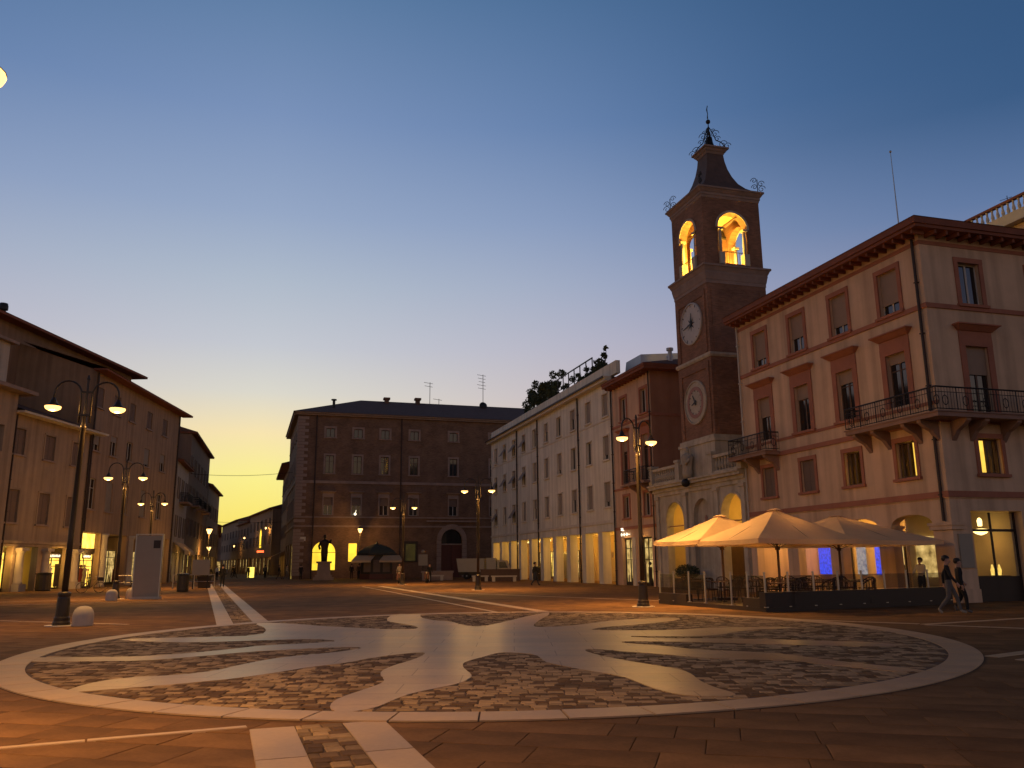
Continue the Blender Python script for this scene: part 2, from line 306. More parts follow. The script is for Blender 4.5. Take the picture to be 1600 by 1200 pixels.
# frames: x along the facade to the viewer's right, y into the building, z up
def azd(a): return Vector((math.sin(R(a)), math.cos(R(a)), 0))
class Frame:
    def __init__(s, P, az): s.P = Vector((P[0], P[1], 0)); s.d = azd(az); s.n = Vector((-s.d.y, s.d.x, 0)); s.rz = R(90 - az)
    def at(s, u, v=0, z=0): return s.P + s.d * u + s.n * v + Vector((0, 0, z))
def arc_pts(x0, x1, zs, z1, n=12):
    cx = (x0 + x1) / 2; rx = (x1 - x0) / 2; return [(cx - rx * math.cos(math.pi * k / n), zs + (z1 - zs) * math.sin(math.pi * k / n)) for k in range(n + 1)]
def wall(L0, L1, H, ops, depth=.25, z0=0.0, y=0.0):
    """facade sheet with real openings and reveals. ops: (x0,x1,z0,z1[,spring]) spring -> round head"""
    b = MB(); xs = sorted({L0, L1, *[o[0] for o in ops], *[o[1] for o in ops]}); zs = sorted({z0, H, *[o[2] for o in ops], *[o[3] for o in ops]})
    for i in range(len(xs) - 1):
        for j in range(len(zs) - 1):
            cx = (xs[i] + xs[i + 1]) / 2; cz = (zs[j] + zs[j + 1]) / 2
            if any(o[0] < cx < o[1] and o[2] < cz < o[3] for o in ops): continue
            b.q((xs[i], y, zs[j]), (xs[i + 1], y, zs[j]), (xs[i + 1], y, zs[j + 1]), (xs[i], y, zs[j + 1]))
    for o in ops:
        x0, x1, a, c = o[:4]; d = y + depth
        sp = o[4] if len(o) > 4 else c
        b.q((x0, y, a), (x0, d, a), (x0, d, sp), (x0, y, sp)); b.q((x1, y, a), (x1, d, a), (x1, d, sp), (x1, y, sp))
        if a > z0 + .01: b.q((x0, y, a), (x1, y, a), (x1, d, a), (x0, d, a))
        if len(o) > 4:
            P = arc_pts(x0, x1, sp, c)
            for p, r_ in zip(P, P[1:]):
                b.q((p[0], y, p[1]), (r_[0], y, r_[1]), (r_[0], y, c), (p[0], y, c)); b.q((p[0], y, p[1]), (r_[0], y, r_[1]), (r_[0], d, r_[1]), (p[0], d, p[1]))
        else: b.q((x0, y, c), (x1, y, c), (x1, d, c), (x0, d, c))
    return b
MESHC = {}
def cached(key, fn):
    if key not in MESHC: MESHC[key] = fn()
    return MESHC[key]
def window(b, cx, z0, w, h, y=.16, joinery=m_wood, surround=None, sw=.16, sill=None, blind=0.0, blindm=None, pane=m_pane, shutters=None, hood=None, proud=.05, closed=None, lights=2, awn=None, lab=None):
    """one window: sashes (part) with pane, surround, sill, blind, hood or shutters as its pieces"""
    k = (round(w, 2), round(h, 2))
    def sash():
        m = MB(); t = .06
        m.box(-w / 2, -w / 2 + t, 0, .06, 0, h); m.box(w / 2 - t, w / 2, 0, .06, 0, h); m.box(-w / 2 + t, w / 2 - t, 0, .06, 0, t); m.box(-w / 2 + t, w / 2 - t, 0, .06, h - t, h)
        if lights == 2: m.box(-.045, .045, -.012, .05, t, h - t)
        if h > 1.9: m.box(-w / 2 + t, w / 2 - t, .005, .045, h * .68, h * .68 + .05)
        return m.mesh('window')
    o = place(cached(('sash', k, joinery.name, lights), sash), 'window', joinery, b, (cx, y, z0))
    if lab: o['label'] = lab
    if closed is None:
        place(cached(('pane', k, pane.name), lambda: MB().box(-w / 2 + .05, w / 2 - .05, .02, .032, .05, h - .05).mesh('pane')), 'pane', pane, o)
    if surround is not None:
        def sur():
            m = MB(); p = -proud - y
            m.box(-w / 2 - sw, -w / 2, p, -y + .02, -.02, h); m.box(w / 2, w / 2 + sw, p, -y + .02, -.02, h); m.box(-w / 2 - sw, w / 2 + sw, p - .01, -y + .02, h, h + sw * 1.1)
            return m.mesh('surround')
        place(cached(('sur', k, surround.name, sw, y), sur), 'surround', surround, o)
    if sill is not None: place(cached(('sill', k, sill.name, sw, y), lambda: MB().box(-w / 2 - sw - .05, w / 2 + sw + .05, -y - .14, -y + .1, -.14, -.021).mesh('sill')), 'sill', sill, o)
    if hood is not None:
        def hd():
            m = MB(); e = w / 2 + sw
            m.box(-e, e, -y - proud, -y + .02, h + sw * 1.1 + .002, h + sw + .36)
            m.frustum([(-e - .02, -y + .02, h + sw + .362), (-e - .02, -y - .1, h + sw + .362), (e + .02, -y - .1, h + sw + .362), (e + .02, -y + .02, h + sw + .362)],
                      [(-e - .22, -y + .02, h + sw + .56), (-e - .22, -y - .34, h + sw + .56), (e + .22, -y - .34, h + sw + .56), (e + .22, -y + .02, h + sw + .56)])
            m.box(-e - .25, e + .25, -y - .38, -y + .02, h + sw + .562, h + sw + .62); return m.mesh('hood')
        place(cached(('hood', k, hood.name, y), hd), 'hood', hood, o)
    if blind: place(cached(('blind', k, blind), lambda: MB().box(-w / 2 + .02, w / 2 - .02, -.06, -.035, h * (1 - blind), h).mesh('roller_blind')), 'roller_blind', blindm or m_blind, o)
    if closed is not None:
        def cl():
            m = MB()
            for sx in (-1, 1):
                a0, a1 = sorted((sx * .012, sx * (w / 2 - .01))); m.box(a0, a1, -.055, -.03, .02, h - .02)
                for q_ in range(int(h / .16)): m.box(a0 + .05, a1 - .05, -.066, -.056, .06 + q_ * .16, .06 + q_ * .16 + .09)
            return m.mesh('shutter')
        place(cached(('closed', k), cl), 'shutter', closed, o)
    if shutters is not None:
        for sx in (-1, 1):
            place(cached(('shut', k), lambda: MB().box(-w / 4, w / 4, -.02, .02, 0, h).mesh('shutter')), 'shutter', shutters, o, (sx * (w * .75 + .03), -y - .05, 0), 0)
    if awn is not None:
        a = place(cached(('awn', k), lambda: MB().box(-w / 2 + .02, w / 2 - .02, -.01, .01, -h * .55, 0).mesh('tilted_blind')), 'tilted_blind', awn, o, (0, -y - .02, h * .72)); a.rotation_euler = (R(-32), 0, 0)
    return o
def pipe(b, x, z0, z1, y=-.09, r=.055, m=None, name='drainpipe'):
    MBx = MB().tube([(x, y, z0), (x, y, z1)], r, 8)
    for k in range(int((z1 - z0) / 2.2)): MBx.box(x - .075, x + .075, y - .075, y + .09, z0 + 1 + k * 2.2, z0 + 1.05 + k * 2.2)
    return MBx.build(name, m or m_copper, b)
def band(b, x0, x1, z0, z1, p=.06, m=None, name='string_course', y=0): return MB().box(x0, x1, y - p, y + .02, z0, z1).build(name, m or m_kred, b)

# ================================================================== the ground
ground = MB().q((-900, -300, -.03), (900, -300, -.03), (900, 1500, -.03), (-900, 1500, -.03)).build('ground', m_ground)
ground['kind'] = 'structure'
# porphyry slabs in courses; the 300 nearest are objects, the rest is one mesh
EC = Vector((-.24, 19.14)); EA, EB, EANG = 10.05, 9.25, R(73.1)
def in_ell(x, y, grow=0.0):
    dx, dy = x - EC.x, y - EC.y; c, s = math.cos(EANG), math.sin(EANG); u = dx * c + dy * s; v = -dx * s + dy * c
    return (u / (EA + grow)) ** 2 + (v / (EB + grow)) ** 2 < 1
def ell(t, grow=0.0):
    c, s = math.cos(EANG), math.sin(EANG); u = (EA + grow) * math.cos(t); v = (EB + grow) * math.sin(t); return (EC.x + u * c - v * s, EC.y + u * s + v * c)
rs = random.Random(3)
SDIR = R(-14)
def rot(x, y, a): return (x * math.cos(a) - y * math.sin(a), x * math.sin(a) + y * math.cos(a))
def slab_mb(mb, x0, x1, y0, y1, z, g=.004, ang=SDIR, bev=.008):
    P = [(x0 + g, y0 + g), (x1 - g, y0 + g), (x1 - g, y1 - g), (x0 + g, y1 - g)]; Q = [(x0 + g + bev, y0 + g + bev), (x1 - g - bev, y0 + g + bev), (x1 - g - bev, y1 - g - bev), (x0 + g + bev, y1 - g - bev)]
    i = len(mb.v); mb.v += [(*rot(*p, ang), -.03) for p in P] + [(*rot(*p, ang), z - bev * .35) for p in P] + [(*rot(*p, ang), z + rs.uniform(-.0012, .0012)) for p in Q]
    for k in range(4):
        k2 = (k + 1) % 4; mb.f.append((i + k, i + k2, i + 4 + k2, i + 4 + k)); mb.f.append((i + 4 + k, i + 4 + k2, i + 8 + k2, i + 8 + k))
    mb.f.append((i + 8, i + 9, i + 10, i + 11))
slabs = []
yy = -2.0
while yy < 122:
    h = rs.choice((.42, .5, .55, .62)); xx = -62 + rs.uniform(0, 1)
    while xx < 62:
        w = rs.uniform(.55, 1.35); cx, cy = rot(xx + w / 2, yy + h / 2, SDIR)
        if cy > 3.2 and -.95 * cy - 8 < cx < .85 * cy + 8 and not in_ell(cx, cy, -.9) and cy < 118: slabs.append((xx, xx + w, yy, yy + h, cx, cy))
        xx += w
    yy += h
def vis(s):
    cx, cy = s[4], s[5]; inside = abs(cx) < .62 * cy + .4 and cy > 6.6
    return (0 if inside and not in_ell(cx, cy, .25) else 1, cx * cx + cy * cy)
slabs.sort(key=vis)
for s in slabs[:230]:
    m = MB(); ox, oy = s[4], s[5]; slab_mb(m, s[0], s[1], s[2], s[3], rs.uniform(-.002, .002)); m.v = [(x - ox, y - oy, z) for x, y, z in m.v]
    m.build('paving_slab', m_slab, ground, (ox, oy, .03 - .03))
mb = MB()
for s in slabs[230:]: slab_mb(mb, s[0], s[1], s[2], s[3], rs.uniform(-.002, .002))
me = bpy.data.meshes.new('paving_slabs'); me.from_pydata(mb.v, [], mb.f); o = place(me, 'paving_slabs', m_slab, ground); o['kind'] = 'stuff'
# bed of the big oval, its ring of pale stones, inlay figure and cobbles
nseg = 96
MB().slab([ell(2 * math.pi * k / nseg, .02) for k in range(nseg)], -.02, .006).build('oval_bed', m_mortar, ground)
RW = .52
nst = 62
for k in range(nst):
    t0 = 2 * math.pi * (k + .012) / nst; t1 = 2 * math.pi * (k + .988) / nst; tt = [t0 + (t1 - t0) * j / 4 for j in range(5)]
    poly = [ell(t) for t in tt] + [ell(t, -RW) for t in reversed(tt)]; c = ell((t0 + t1) / 2, -RW / 2)
    MB().slab([(x - c[0], y - c[1]) for x, y in poly], 0, .014 + rs.uniform(0, .002)).build('ring_stone', m_marble, ground, (c[0], c[1], .006))
MARBLE=[(-1.72,16.16),(-1.60,15.78),(-1.73,14.82),(-1.95,14.08),(-2.03,13.48),(-2.01,13.02),(-1.83,12.35),(-1.82,11.98),(-1.97,11.40),(-2.16,10.71),(-2.15,10.19),(-2.03,9.83),(-1.88,9.70),(-1.69,9.85),(-1.54,10.13),(-1.47,10.51),(-1.29,11.09),(-0.92,11.63),(-0.71,12.02),(-0.62,12.50),(-0.63,12.87),(-0.81,13.71),(-0.85,14.29),(-0.73,14.75),(-0.53,15.23),(-0.28,15.93),(0.00,15.90),(0.39,15.51),(0.47,14.75),(0.53,14.25),(0.99,13.37),(1.54,12.54),(1.67,11.91),(1.77,11.43),(1.78,11.36),(1.92,10.95),(2.10,10.69),(2.38,10.60),(2.67,10.62),(2.72,10.86),(2.57,11.42),(2.53,12.10),(2.57,12.60),(2.54,13.15),(2.35,13.55),(1.80,14.55),(1.45,15.42),(1.28,16.18),(1.43,16.49),(1.98,15.93),(2.66,15.32),(3.15,14.79),(3.84,14.49),(4.56,14.26),(4.94,13.58),(5.30,13.11),(5.66,12.72),(5.96,12.70),(6.05,12.91),(5.77,13.37),(5.42,13.86),(5.07,14.46),(4.73,15.27),(4.18,15.72),(3.43,16.08),(2.91,16.91),(2.19,17.59),(2.21,17.92),(3.07,17.80),(4.43,17.36),(5.26,16.94),(7.14,16.43),(7.57,16.68),(7.22,17.15),(6.44,17.59),(5.14,18.15),(4.21,18.47),(3.19,18.45),(2.35,19.21),(3.29,19.04),(3.88,18.86),(4.54,19.22),(5.16,20.15),(5.90,20.78),(6.86,21.05),(6.72,21.54),(4.90,21.43),(3.87,20.71),(1.77,20.85),(2.19,21.84),(3.42,22.75),(4.68,24.22),(4.85,25.46),(2.98,24.70),(1.98,23.17),(1.28,22.24),(0.56,22.03),(0.49,22.79),(0.72,24.81),(1.13,27.44),(1.17,28.88),(0.34,26.45),(-0.35,23.88),(-0.88,22.27),(-1.37,23.02),(-1.77,24.50),(-2.37,25.03),(-2.92,26.69),(-3.04,28.28),(-3.98,28.42),(-3.86,26.20),(-3.63,24.73),(-3.09,23.79),(-2.47,22.53),(-2.49,21.73),(-3.26,21.82),(-4.20,22.43),(-5.20,23.16),(-5.85,23.88),(-6.99,24.71),(-7.39,24.41),(-6.38,22.39),(-5.89,20.17),(-7.33,19.85),(-8.29,19.78),(-8.97,19.35),(-7.86,18.78),(-6.81,18.48),(-5.39,18.95),(-4.45,19.18),(-3.70,18.59),(-4.20,18.14),(-5.19,17.67),(-5.45,17.12),(-6.02,16.36),(-6.71,15.79),(-7.73,15.73),(-8.67,15.80),(-8.75,15.46),(-8.38,15.01),(-7.40,15.06),(-6.42,15.05),(-5.74,15.61),(-5.00,16.47),(-4.49,16.71),(-3.59,17.18),(-2.90,17.16),(-3.22,16.40),(-3.50,16.01),(-3.84,15.78),(-4.26,15.18),(-4.53,14.27),(-4.64,13.58),(-5.02,13.09),(-5.77,12.83),(-5.98,12.18),(-5.88,11.31),(-5.16,11.76),(-4.61,12.14),(-4.00,12.65),(-3.57,13.35),(-3.23,14.00),(-2.79,14.44),(-2.47,15.31)]
def inpoly(x, y, P):
    r = False; j = len(P) - 1
    for i in range(len(P)):
        if (P[i][1] > y) != (P[j][1] > y) and x < (P[j][0] - P[i][0]) * (y - P[i][1]) / (P[j][1] - P[i][1]) + P[i][0]: r = not r
        j = i
    return r
def smooth_poly(P, it=1):
    for _ in range(it):
        Q = []
        for a, b in zip(P, P[1:] + P[:1]): Q += [(a[0] * .75 + b[0] * .25, a[1] * .75 + b[1] * .25), (a[0] * .25 + b[0] * .75, a[1] * .25 + b[1] * .75)]
        P = Q
    return P
FIG = smooth_poly(MARBLE, 1)
MB().slab(FIG, .0, .0135).build('polished_inlay_figure', m_inlay, ground, (0, 0, .006))['label'] = 'polished pale stone figure with wavy arms inlaid in the cobbled oval'
cob = []
yy = 8.6
row = 0
while yy < 30:
    h = rs.uniform(.135, .18); xx = -10.2 + rs.uniform(0, .2)
    while xx < 10.2:
        w = rs.uniform(.13, .25); cx, cy = xx + w / 2, yy + h / 2 + .10 * math.sin(xx * .9 + 1)
        if in_ell(cx, cy, -RW - .1) and not inpoly(cx, cy, FIG): cob.append((cx, cy, w, h))
        xx += w
    yy += h
# the cobbled strips between the bands of the two stripes
def strip_frame(p0, p1): d = (Vector(p1) - Vector(p0)); L = d.length; d.normalize(); return Vector(p0), d, Vector((d.y, -d.x)), L
ST_N = strip_frame((-2.01, 9.06), (.35, 2.2)); ST_F = strip_frame((-7.60, 24.3), (-27.6, 79.0))
for (p, d, n, L), hw in ((ST_N, .24), (ST_F, .27)):
    s = 0.0
    while s < L:
        h = rs.uniform(.17, .22); x = -hw
        while x < hw - .05:
            w = min(rs.uniform(.14, .24), hw - x); q = p + d * (s + h / 2) + n * (x + w / 2); cob.append((q.x, q.y, w, h, math.atan2(d.y, d.x) - math.pi / 2)); x += w
        s += h
def cobble_mb(mb, cx, cy, w, h, a=0.0, z=0.0, g=.006):
    b = .012; P = [(-w / 2 + g, -h / 2 + g), (w / 2 - g, -h / 2 + g), (w / 2 - g, h / 2 - g), (-w / 2 + g, h / 2 - g)]
    P = [(x + rs.uniform(-.010, .010), y + rs.uniform(-.010, .010)) for x, y in P]; Q = [(x * (1 - 2 * b / w), y * (1 - 2 * b / h)) for x, y in P]; i = len(mb.v); t = rs.uniform(.008, .013)
    mb.v += [(cx + rot(x, y, a)[0], cy + rot(x, y, a)[1], z) for x, y in P] + [(cx + rot(x, y, a)[0], cy + rot(x, y, a)[1], z + t + rs.uniform(-.0014, .0014)) for x, y in Q]
    for k in range(4): k2 = (k + 1) % 4; mb.f.append((i + k, i + k2, i + 4 + k2, i + 4 + k))
    mb.f.append((i + 4, i + 5, i + 6, i + 7))
cob.sort(key=lambda c: (c[0] ** 2 + c[1] ** 2) if abs(c[0]) < .62 * c[1] and c[1] > 6.8 else 9e9)
for c in cob[:298]:
    m = MB(); cobble_mb(m, 0, 0, c[2], c[3], c[4] if len(c) > 4 else rs.uniform(-.06, .06)); m.build('cobble', m_cobble, ground, (c[0], c[1], .006))
mb = MB()
for c in cob[298:]: cobble_mb(mb, *c[:4], c[4] if len(c) > 4 else rs.uniform(-.06, .06), z=.006)
me = bpy.data.meshes.new('cobbles'); me.from_pydata(mb.v, [], mb.f); o = place(me, 'cobbles', m_cobble, ground); o['kind'] = 'stuff'
# pale bands of the stripes and thin pale lines across the square
def band_run(p0, p1, w, step, name='band_slab', z=.004, m=None):
    p, d, n, L = strip_frame(p0, p1); k = max(1, round(L / step)); s = L / k; a = math.atan2(d.y, d.x)
    me = cached(('bandrun', round(s, 3), w), lambda: MB().frustum([(-s / 2 + .006, -w / 2, -.012), (s / 2 - .006, -w / 2, -.012), (s / 2 - .006, w / 2, -.012), (-s / 2 + .006, w / 2, -.012)],
                                                              [(-s / 2 + .012, -w / 2 + .006, .006), (s / 2 - .012, -w / 2 + .006, .006), (s / 2 - .012, w / 2 - .006, .006), (-s / 2 + .012, w / 2 - .006, .006)]).mesh(name))
    for j in range(k):
        c = p + d * (s * (j + .5)); place(me, name, m or m_marble, ground, (c.x, c.y, z + rs.uniform(0, .002)), a)
for (p, d, n, L), hw, bw in ((ST_N, .24, .44), (ST_F, .27, .46)):
    MB().frustum([(*(p + n * s_), -.02) for s_ in (-hw, hw)] + [(*(p + d * L + n * s_), -.02) for s_ in (hw, -hw)], [(*(p + n * s_), .0055) for s_ in (-hw, hw)] + [(*(p + d * L + n * s_), .0055) for s_ in (hw, -hw)]).build('strip_bed', m_mortar, ground)
    for sg in (-1, 1):
        c0 = p + n * sg * (hw + bw / 2); c1 = c0 + d * L; band_run(tuple(c0), tuple(c1), bw, 1.35)
band_run((-2.72, 9.0), (-12.0, 4.6), .11, 1.5)
band_run((-10.3, 66.0), (1.0, 29.3), .42, 1.8); band_run((-11.6, 65.6), (-.6, 29.2), .16, 1.8)
for sg in (-.62, 0, .62): band_run((8.2 - sg * .3, 14.1 + sg * .9), (15.0, 18.4 + sg * 1.6), .24, 1.6)
band_run((-13.6, 22.6), (-25.5, 27.2), .14, 1.5); band_run((-11.0, 24.6), (-30, 33.2), .14, 1.5); band_run((-19, 44.5), (-36, 36), .22, 1.6); band_run((-16.5, 40.9), (-33.5, 33), .16, 1.6)
band_run((2.0, 29.2), (10.4, 22.2), .22, 1.6); band_run((10.4, 22.0), (19, 26.5), .2, 1.6); band_run((10.4, 21.9), (16, 17.2), .2, 1.6); band_run((-6, 52), (9, 33.4), .16, 1.8)
# low raised pavement in front of the left row

# ================================================================== right-hand row (frame RR: u along the facades, v into them)
RR = Frame((17.07, 32.82), 163.7)
# ---------------------------------------------------------------- corner building
U0 = -7.2
K = empty('corner_building', RR.at(U0), RR.rz, 'pink plastered corner building with terracotta window hoods and wraparound balcony behind the parasols', 'building')
KL, KRt = -14.3 - U0, 0.0 - U0
wx = [-12.1 - U0, -8.72 - U0, -5.38 - U0, -2.02 - U0]
ops = []
for x in wx: ops += [(x - .60, x + .60, 12.08, 14.0), (x - .58, x + .58, 8.0, 10.3), (x - .55, x + .55, 4.98, 6.5)]
piers = [-14.3, -10.5, -7.1, -3.75, -.35]
ar = [(-13.75, -10.95), (-10.05, -7.55), (-6.65, -4.2), (-3.3, -1.0)]
for a, b_ in ar: ops.append((a - U0, b_ - U0, 0, 3.45, 3.05))
wall(KL, KRt, 15.0, ops, .42).build('wall', m_kwall, K)
# side facade on the right, perpendicular
sw_ = wall(0, 9.0, 15.0, [(1.85, 2.95, 12.08, 13.9), (1.72, 2.85, 7.3, 10.25), (1.75, 2.9, 4.98, 6.4), (5.6, 6.7, 12.08, 13.9), (5.6, 6.7, 7.3, 10.25), (.95, 3.5, 0, 3.5), (4.4, 7.2, 0, 3.5)], .42)
sw_.v = [(KRt + (-y), x, z) for x, y, z in sw_.v]; sw_.build('side_wall', m_kwall, K)
MB().q((KL, 0, 0), (KL, 9, 0), (KL, 9, 15), (KL, 0, 15)).q((KL, 9, 0), (KRt, 9, 0), (KRt, 9, 15), (KL, 9, 15)).build('rear_wall', m_kwall, K)
# eaves, brackets, roof
MB().box(KL - .1, KRt + .68, -.72, 9.3, 15.0, 15.14).box(KL - .15, KRt + .74, -.79, 9.35, 15.141, 15.42).build('eaves', m_kred2, K)
bme = MB().box(-.05, .05, -.6, -.002, -.17, -.002).mesh('eaves_bracket')
for k in range(27): place(bme, 'eaves_bracket', m_kred2, K, (KL + .3 + k * .55, 0, 15.0))
for k in range(15): place(bme, 'eaves_bracket', m_kred2, K, (KRt, .35 + k * .58, 15.0), R(90))
MB().box(KL, KRt + .02, -.03, .02, 14.55, 14.72).box(KRt, KRt + .03, -.03, 9, 14.55, 14.72).build('frieze_band', m_kred, K)
MB().frustum([(KL - .2, -.83, 15.425), (KRt + .78, -.83, 15.425), (KRt + .78, 9.4, 15.425), (KL - .2, 9.4, 15.425)], [(KL + 4, 4.2, 17.2), (KRt - 4, 4.2, 17.2), (KRt - 4, 4.4, 17.2), (KL + 4, 4.4, 17.2)]).build('roof', m_roof, K)
def kcorner_band(z0, z1, p, m, name):
    MB().box(KL, KRt + p, -p, .015, z0, z1).box(KRt - .015, KRt + p - .003, .0151, 9.0, z0 + .002, z1 - .002).build(name, m, K)
kcorner_band(11.78, 11.98, .07, m_kred, 'string_course'); kcorner_band(7.0, 7.22, .09, m_kred, 'string_course'); kcorner_band(4.02, 4.26, .1, m_kred, 'string_course'); kcorner_band(3.98, 4.018, .05, m_kwall, 'string_course')
MB().box(KL, KRt + .04, -.04, .015, 7.76, 7.9).build('sill_course', m_kred, K)
bl = [.78, .62, .78, .76]
for i, x in enumerate(wx):
    window(K, x, 12.08, 1.2, 1.92, .18, m_woodp, m_kred, .2, m_kred, bl[i])
    window(K, x, 8.0 if i else 7.25, 1.16, 2.3 if i else 3.05, .2, m_wood, m_kred, .3, m_kred if 0 < i < 3 else None, [.34, .30, .26, .18][i], hood=m_kred)
for i, x in enumerate(wx[:2]): window(K, x, 4.98, 1.1, 1.52, .16, m_wood, m_kred, .18, m_kred, closed=m_shut)
def lit_room(b, cx, z0, w, h, y, rz=0, yaw=False):
    """lit room behind a window: back wall that glows, two curtains"""
    o = window(b, cx, z0, w, h, .16, m_wood, m_kred, .18, m_kred, pane=m_glass) if not yaw else None
    return o
def curtain(w, h, side):
    m = MB(); n = 14
    for k in range(n):
        x0 = -w / 2 + w * .30 * k / n; x1 = -w / 2 + w * .30 * (k + 1) / n; y0 = .03 * math.sin(k * 1.9); y1 = .03 * math.sin((k + 1) * 1.9)
        def edge(x, z): return x if z > .75 else -w / 2 + (x + w / 2) * (.45 + .55 * abs(z - .45) / .3 if z > .45 else .45 + .3 * (.45 - z))
        zs_ = [0, .2, .45, .6, .75, 1]
        for a, c in zip(zs_, zs_[1:]):
            m.q((side * edge(x0, a), y0, a * h), (side * edge(x1, a), y1, a * h), (side * edge(x1, c), y1, c * h), (side * edge(x0, c), y0, c * h))
    return m
m_curt = mat('curtain_cloth', (.20, .115, .03), .9, .1, 4)
def lit_window(parent, cx, z0, w, h, lab):
    o = window(parent, cx, z0, w, h, .16, m_wood, m_kred, .18, m_kred, pane=m_glass, lab=lab)
    MB().box(-w / 2 - .2, w / 2 + .2, .9, .95, -.3, h + .2).build('lit_room', e_room, o)
    for s in (-1, 1): curtain(w, h, s).build('curtain', m_curt, o, (0, .22, 0))
for i in (2, 3): lit_window(K, wx[i], 4.98, 1.1, 1.5, 'window lit yellow behind dark curtains')
# side facade windows, on a turned sub-frame
KS = MB().box(KRt - .015, KRt + .004, -.012, .35, 4.3, 14.5).build('corner_strip', m_kwall, K)
def side_win(cx, z0, w, h, **k):
    o = window(K, 0, z0, w, h, .18, **k); o.location = (KRt - .18, cx, z0); o.rotation_euler = (0, 0, R(90)); return o
side_win(2.4, 12.08, 1.1, 1.82, joinery=m_woodp, surround=m_kred, sw=.2, sill=m_kred)
side_win(2.28, 7.3, 1.13, 2.95, surround=m_kred, sw=.28, hood=m_kred, blind=.4)
o = side_win(2.32, 4.98, 1.15, 1.42, surround=m_kred, sw=.18, sill=m_kred, pane=m_glass); MB().box(-.8, .8, .9, .95, -.3, 1.6).build('lit_room', e_room, o)
for s in (-1, 1): curtain(1.15, 1.42, s).build('curtain', m_curt, o, (0, .22, 0))
side_win(6.15, 12.08, 1.1, 1.82, joinery=m_woodp, surround=m_kred, sw=.2, sill=m_kred); side_win(6.15, 7.3, 1.1, 2.95, surround=m_kred, sw=.28, hood=m_kred)
pipe(K, KRt - .28, 3.1, 14.95, -.1, .06); pipe(K, KL + .12, 3.9, 14.95, -.1, .05, m_woodp)
# balconies: slab on consoles, iron rail with bellied balusters
def rail_run(pts, parent, name='railing', h=.95, step=.14, mt=None):
    m = MB(); pts = [Vector(p) for p in pts]
    for a, b_ in zip(pts, pts[1:]):
        m.tube([a + Vector((0, 0, h)), b_ + Vector((0, 0, h))], .035, 6); m.tube([a + Vector((0, 0, .08)), b_ + Vector((0, 0, .08))], .02, 5); m.tube([a + Vector((0, 0, h * .78)), b_ + Vector((0, 0, h * .78))], .015, 5)
        L = (b_ - a).length; n = max(1, int(L / step))
        for k in range(n + 1):
            p = a + (b_ - a) * (k / n); m.tube([p + Vector((0, 0, .05)), p + Vector((0, 0, h))], .011 if k % 7 else .028, 4)
            if k % 7 == 3: 
                for q in range(8):
                    t0, t1 = q * math.pi / 4, (q + 1) * math.pi / 4; dd = (b_ - a).normalized()
                    m.tube([p + dd * .13 * math.cos(t0) + Vector((0, 0, .42 + .2 * math.sin(t0))), p + dd * .13 * math.cos(t1) + Vector((0, 0, .42 + .2 * math.sin(t1)))], .018, 4)
    return m.build(name, mt or m_metal, parent)
m_bstone = mat('balcony_stone', (.26, .155, .115), .85, .2, 1.5)
def console(x, y0, y1, z, parent, rz=0, loc=(0, 0, 0)):
    return MB().prism([(0, 0), (-y1, 0), (-y1, -.12), (-y1 * .75, -.3), (-y1 * .35, -.42), (0, -.75)], -.12, .12).build('console', m_bstone, parent, (x, y0, z), R(90) + rz)
bx0 = -4.5 - U0
bs = MB().slab([(bx0, .0), (bx0, -.95), (KRt + .95, -.95), (KRt + .95, 5.2), (KRt, 5.2), (KRt, 0)], 7.06, 7.24); bs.v = [(x, y - .092 if y <= 0 and x < KRt + .5 and y == 0 else y, z) for x, y, z in bs.v]
MB().box(bx0, KRt + .95, -.95, -.092, 7.06, 7.23).box(KRt + .092, KRt + .95, -.0919, 5.2, 7.06, 7.23).box(bx0 - .05, KRt + 1.0, -1.0, -.3, 7.231, 7.28).box(KRt + .3, KRt + 1.0, -.2999, 5.25, 7.231, 7.28).build('balcony_slab', m_bstone, K)
rail_run([(bx0, -.1, 7.28), (bx0, -.9, 7.28), (KRt + .9, -.9, 7.28), (KRt + .9, 5.15, 7.28)], K, 'balcony_railing')
for x in (bx0 + .4, wx[3] - .9, wx[3] + .9, KRt - .2):
    MB().prism([(0, 0), (.85, 0), (.85, -.1), (.6, -.28), (.3, -.42), (0, -.8)], -.11, .11).build('console', m_bstone, K, (x, -.002, 7.06), R(-90))
for y in (.6, 1.5, 3.1, 4.8): MB().prism([(0, 0), (.85, 0), (.85, -.1), (.6, -.28), (.3, -.42), (0, -.8)], -.11, .11).build('console', m_bstone, K, (KRt + .002, y, 7.06), 0)
b0, b1 = -14.5 - U0, -10.85 - U0
MB().box(b0, b1, -.95, -.092, 7.06, 7.23).box(b0 - .05, b1 + .05, -1.0, -.3, 7.231, 7.28).build('balcony_slab', m_bstone, K)
rail_run([(b0, -.1, 7.28), (b0, -.9, 7.28), (b1, -.9, 7.28), (b1, -.1, 7.28)], K, 'balcony_railing')
for x in (wx[0] - .9, wx[0] + .9): MB().prism([(0, 0), (.85, 0), (.85, -.1), (.6, -.28), (.3, -.42), (0, -.8)], -.11, .11).build('console', m_bstone, K, (x, -.002, 7.06), R(-90))
